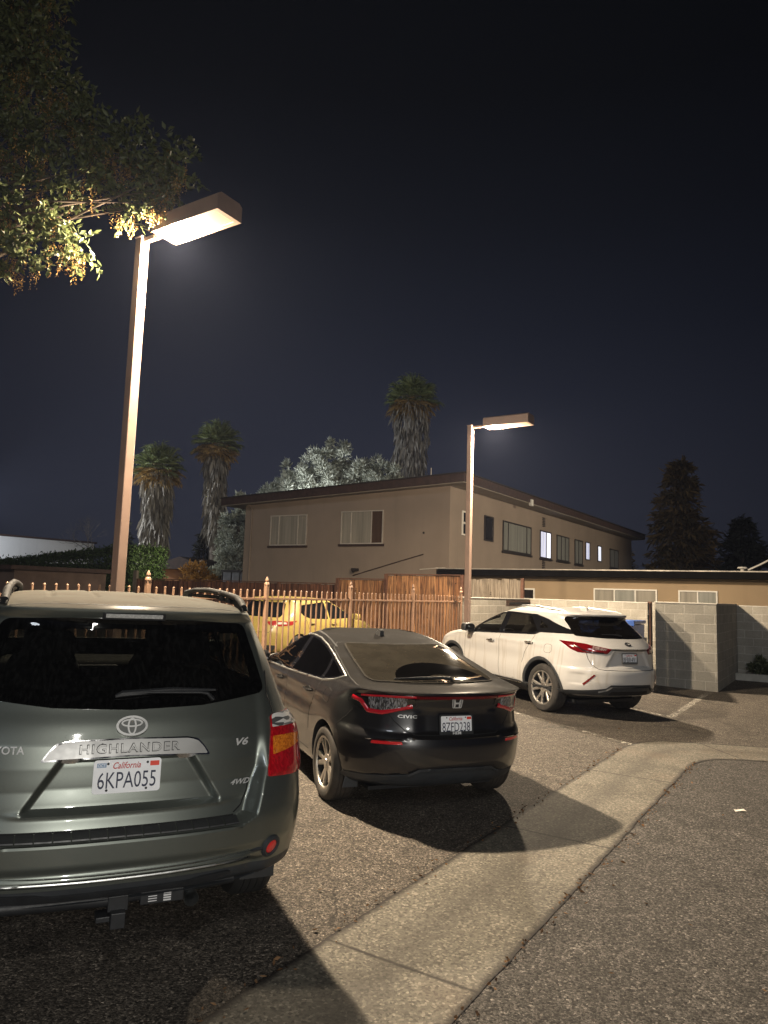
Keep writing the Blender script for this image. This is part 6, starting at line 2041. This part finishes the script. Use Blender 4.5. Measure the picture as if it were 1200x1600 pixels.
# ------------------------------------------------------------------ yellow car beyond the iron fence
def yellow_car(x, y, yaw):
    T = car_root('parked_car', x, y, yaw, 'yellow car parked beyond the iron picket fence, before the timber fence', 'car')
    pm = paint('paint_yellow', (.35, .265, .07), .0, .35, (.3, .25, .15), .25, .03, .02)
    rows = [(.20, .70, .6, .5, 3.6, .5), (.28, .82, .12, .6, 4.1, .6), (.45, .86, .02, .6, 4.2, .7), (.65, .87, .0, .6, 4.22, .8), (.82, .865, .04, .6, 4.1, .8), (.95, .84, .10, .6, 3.6, .7), (1.0, .82, .13, .58, 3.3, .5),
            (1.05, .80, .18, .55, 3.1, .4), (1.25, .71, .42, .5, 2.7, .3), (1.38, .65, .52, .45, 2.4, .3), (1.42, .62, .50, .45, 2.3, .3), (1.45, .55, .75, .4, 2.2, .3), (1.475, .3, 1.3, .2, 1.9, .1), (1.478, .02, 1.6, .02, 1.65, .02)]
    B = Body(rows, 2.5, dz=.025, cols=(30, 14, 40, 6, 8), length=4.2)
    RE = Body.REAR
    wz = [(-.86, .80, .32), (.86, .80, .32), (-.86, 3.38, .32), (.86, 3.38, .32)]
    B.finish(T, pm, wheels=wz, arch_r=.36, arch_in=.26)
    dark = glass('glass_near_black', (.02, .02, .02))
    B.patch('rear_window', [(-.66, 0, 1.03), (.66, 0, 1.03), (.62, 0, 1.15), (.52, 0, 1.36), (-.52, 0, 1.36), (-.62, 0, 1.15)], RE, GLOSSB, T, lift=.004, step=.05, r=.06)
    B.patch('windshield', [(-.66, 0, 1.05), (.66, 0, 1.05), (.55, 0, 1.36), (-.55, 0, 1.36)], Body.FRONT, GLOSSB, T, lift=.004, step=.08)
    red = lens_mat('lamp_red_yellow_car', (.35, .03, .03), .1, 60, .4); clr = lens_mat('lamp_clear_yellow_car', (.6, .55, .5), .1, 70, .6)
    for s, d in ((-1, Body.LEFT), (1, Body.RIGHT)):
        f = [(0, 2.95, 1.01), (0, 1.95, .99), (0, 1.95, 1.39), (0, 2.2, 1.38), (0, 2.55, 1.26)]
        r = [(0, 1.88, .99), (0, 1.2, 1.01), (0, .98, 1.08), (0, .88, 1.2), (0, 1.0, 1.31), (0, 1.88, 1.39)]
        for p in (f, r): B.patch('side_window', p, d, GLOSSB, T, lift=.004, step=.05, r=.04)
        mb = MB()
        for ln in ([(0, 1.91, .98), (0, 1.91, .3)], [(0, 1.05, .98), (0, 1.2, .6)], [(0, 3.0, .98), (0, 3.0, .3)]): B.ribbon('', ln, d, GAP, T, w=.01, mb=mb, step=.04)
        mb.build('shut_line', GAP, T, True)
        door_handle(B, T, 2.1, .88, s, pm); door_handle(B, T, 1.25, .90, s, pm)
        MB().prism(rrect(.20, .14, .05), -.07, .07, Matrix.Translation((s * .96, 2.85, 1.05)) @ Matrix.Rotation(R(90), 4, 'X')).build('door_mirror', pm, T, True, 40, bevel=.02)
        dd = Vector((-s * .6, .8, 0))
        L = B.patch('tail_lamp', [(s * .45, .12, .93), (s * .62, .2, .96), (s * .80, .45, .95), (s * .85, .7, .97), (s * .83, .55, .87), (s * .70, .25, .84), (s * .52, .13, .86)], dd, red, T, lift=.006, step=.03, r=.02)
        B.patch('lamp_lens', [(s * .66, .22, .93), (s * .78, .4, .93), (s * .79, .42, .89), (s * .68, .24, .88)], dd, clr, L, lift=.01, step=.02, r=.008)
    mb = MB()
    B.ribbon('', [(-.55, 0, .70), (.55, 0, .70)], RE, GAP, T, w=.01, mb=mb, step=.04); B.ribbon('', [(.55, 0, .70), (.62, 0, .85)], RE, GAP, T, w=.01, mb=mb, step=.04); B.ribbon('', [(-.55, 0, .70), (-.62, 0, .85)], RE, GAP, T, w=.01, mb=mb, step=.04)
    mb.build('shut_line', GAP, T, True)
    B.patch('bumper_insert', [(-.6, 0, .30), (.6, 0, .30), (.7, 0, .42), (-.7, 0, .42)], RE, TRIMG, T, lift=.006, step=.05, r=.03)
    for x_, y_, z_ in wz: wheel(T, x_ - math.copysign(.10, x_), y_, z_, .32, .20, .21, 'fork')
    return T


grey_suv()
black_hatch()
white_suv()
yellow_car(-3.0, 16.3, R(-33))

# ------------------------------------------------------------------ night sky, added moonlight fill and lamps out of view
w = bpy.data.worlds.new('World'); SC.world = w; w.use_nodes = True
nt = w.node_tree; bg = nt.nodes['Background']
tc = nt.nodes.new('ShaderNodeTexCoord'); sp = nt.nodes.new('ShaderNodeSeparateXYZ'); nt.links.new(tc.outputs['Generated'], sp.inputs[0])
el = nt.nodes.new('ShaderNodeMath'); el.operation = 'ARCSINE'; nt.links.new(sp.outputs[2], el.inputs[0])
f = N_range(nt, el.outputs[0], 0.0, 1.0)
c = ramp(nt, f, [(.0, (.0190, .0210, .0310)), (.12, (.0175, .0195, .0305)), (.24, (.0125, .0145, .0240)), (.36, (.0080, .0095, .0160)), (.50, (.0046, .0054, .0085)), (.64, (.0028, .0032, .0045)), (1.0, (.0018, .0020, .0026))])
# the town's glow is strongest a little left of the middle of the view
dx = math_(nt, 'ADD', sp.outputs[0], .06)
gl_f = math_(nt, 'MAXIMUM', math_(nt, 'SUBTRACT', 1.08, math_(nt, 'MULTIPLY', math_(nt, 'MULTIPLY', dx, dx), 1.7)), .5)
c = mixc(nt, 1.0, c, gl_f, 'MULTIPLY')
nt.links.new(c, bg.inputs['Color']); bg.inputs['Strength'].default_value = 1.0

sun = bpy.data.lights.new('moon_fill', 'SUN'); sun.energy = .26; sun.angle = R(8); sun.color = (.86, .92, 1.0)  # dim cool sun added as fill from behind the camera
so = bpy.data.objects.new('moon_fill', sun); COL.objects.link(so)
so.rotation_euler = Vector((.25, .9, -.42)).to_track_quat('-Z', 'Y').to_euler()


def spot(name, loc, target, power, col, size=.12, angle=150, blend=.6):
    l = bpy.data.lights.new(name, 'SPOT'); l.energy = power; l.color = col; l.shadow_soft_size = size; l.spot_size = R(angle); l.spot_blend = blend
    o = bpy.data.objects.new(name, l); COL.objects.link(o); o.location = loc
    o.rotation_euler = (Vector(target) - Vector(loc)).to_track_quat('-Z', 'Y').to_euler()
    return o


# lamps behind the camera that the tailgate mirrors, and the cold floodlight at the far left
spot('lamp_behind', (1.8, -4.6, 2.35), (-.8, 3.5, 1.0), 1050, (1.0, .96, .88), .10, 110)
spot('lamp_behind', (1.05, -2.7, 5.9), (-1.2, 3.6, 1.0), 300, (1.0, .96, .88), .22, 110)
spot('hall_floodlight', (-25.4, 44, 4.2), (-27.5, 47.5, 3.6), 1200, (.85, .92, 1.0), .15, 160)
spot('unseen_floodlight', (-28.5, 47, 7.0), (-13, 50, 9), 12500, (.95, .97, 1.0), .4, 90)
spot('unseen_floodlight', (-6.2, 43.5, 6.2), (-1.2, 51, 11), 1700, (.95, .97, 1.0), .4, 80)  # second flood, added out of sight behind the roof to light the silver tree
spot('hedge_end_fill', (-9.3, 34.6, 3.3), (-12, 35.8, 2.9), 620, (1.0, .90, .60), .12, 140)  # added spot without a fixture, brightens the hedge's right end
spot('side_lot_lamp', (24, 20, 7.5), (1, 42, 4.8), 9500, (1.0, .86, .66), .3, 75, .5)


# thin haze added over the whole place to give the lamps a halo
hz = MB().box(-165, 85, -60, 175, -1.2, 24).build('haze', None)
hz.location = site(0, 0, 0); hz.rotation_euler = (0, 0, -GA)
hm = bpy.data.materials.new('halo_haze'); hm.use_nodes = True; hn = hm.node_tree
hn.nodes.remove(hn.nodes['Principled BSDF'])
pv = hn.nodes.new('ShaderNodeVolumePrincipled'); pv.inputs['Color'].default_value = (.58, .67, 1.0, 1); pv.inputs['Density'].default_value = .00034; pv.inputs['Anisotropy'].default_value = .35
hn.links.new(pv.outputs[0], hn.nodes['Material Output'].inputs['Volume'])
hz.data.materials.append(hm)
tag(hz, 'thin pale haze volume added for the halo round the lamps', kind='stuff')

# ------------------------------------------------------------------ camera
cam = bpy.data.cameras.new('camera')
co = bpy.data.objects.new('camera', cam); COL.objects.link(co)
cam.sensor_fit = 'VERTICAL'; cam.sensor_height = 24; cam.lens = 24 * 1118 / 1600
co.matrix_world = Matrix.Translation((0, 0, 1.87)) @ Matrix.Rotation(R(90 + 6.43), 4, 'X') @ Matrix.Rotation(R(1.83), 4, 'Z')
cam.clip_start = .05; cam.clip_end = 2000
SC.camera = co
SC.view_settings.view_transform = 'Standard'
SC.view_settings.look = 'None'
SC.view_settings.exposure = .12
SC.view_settings.gamma = 1.0
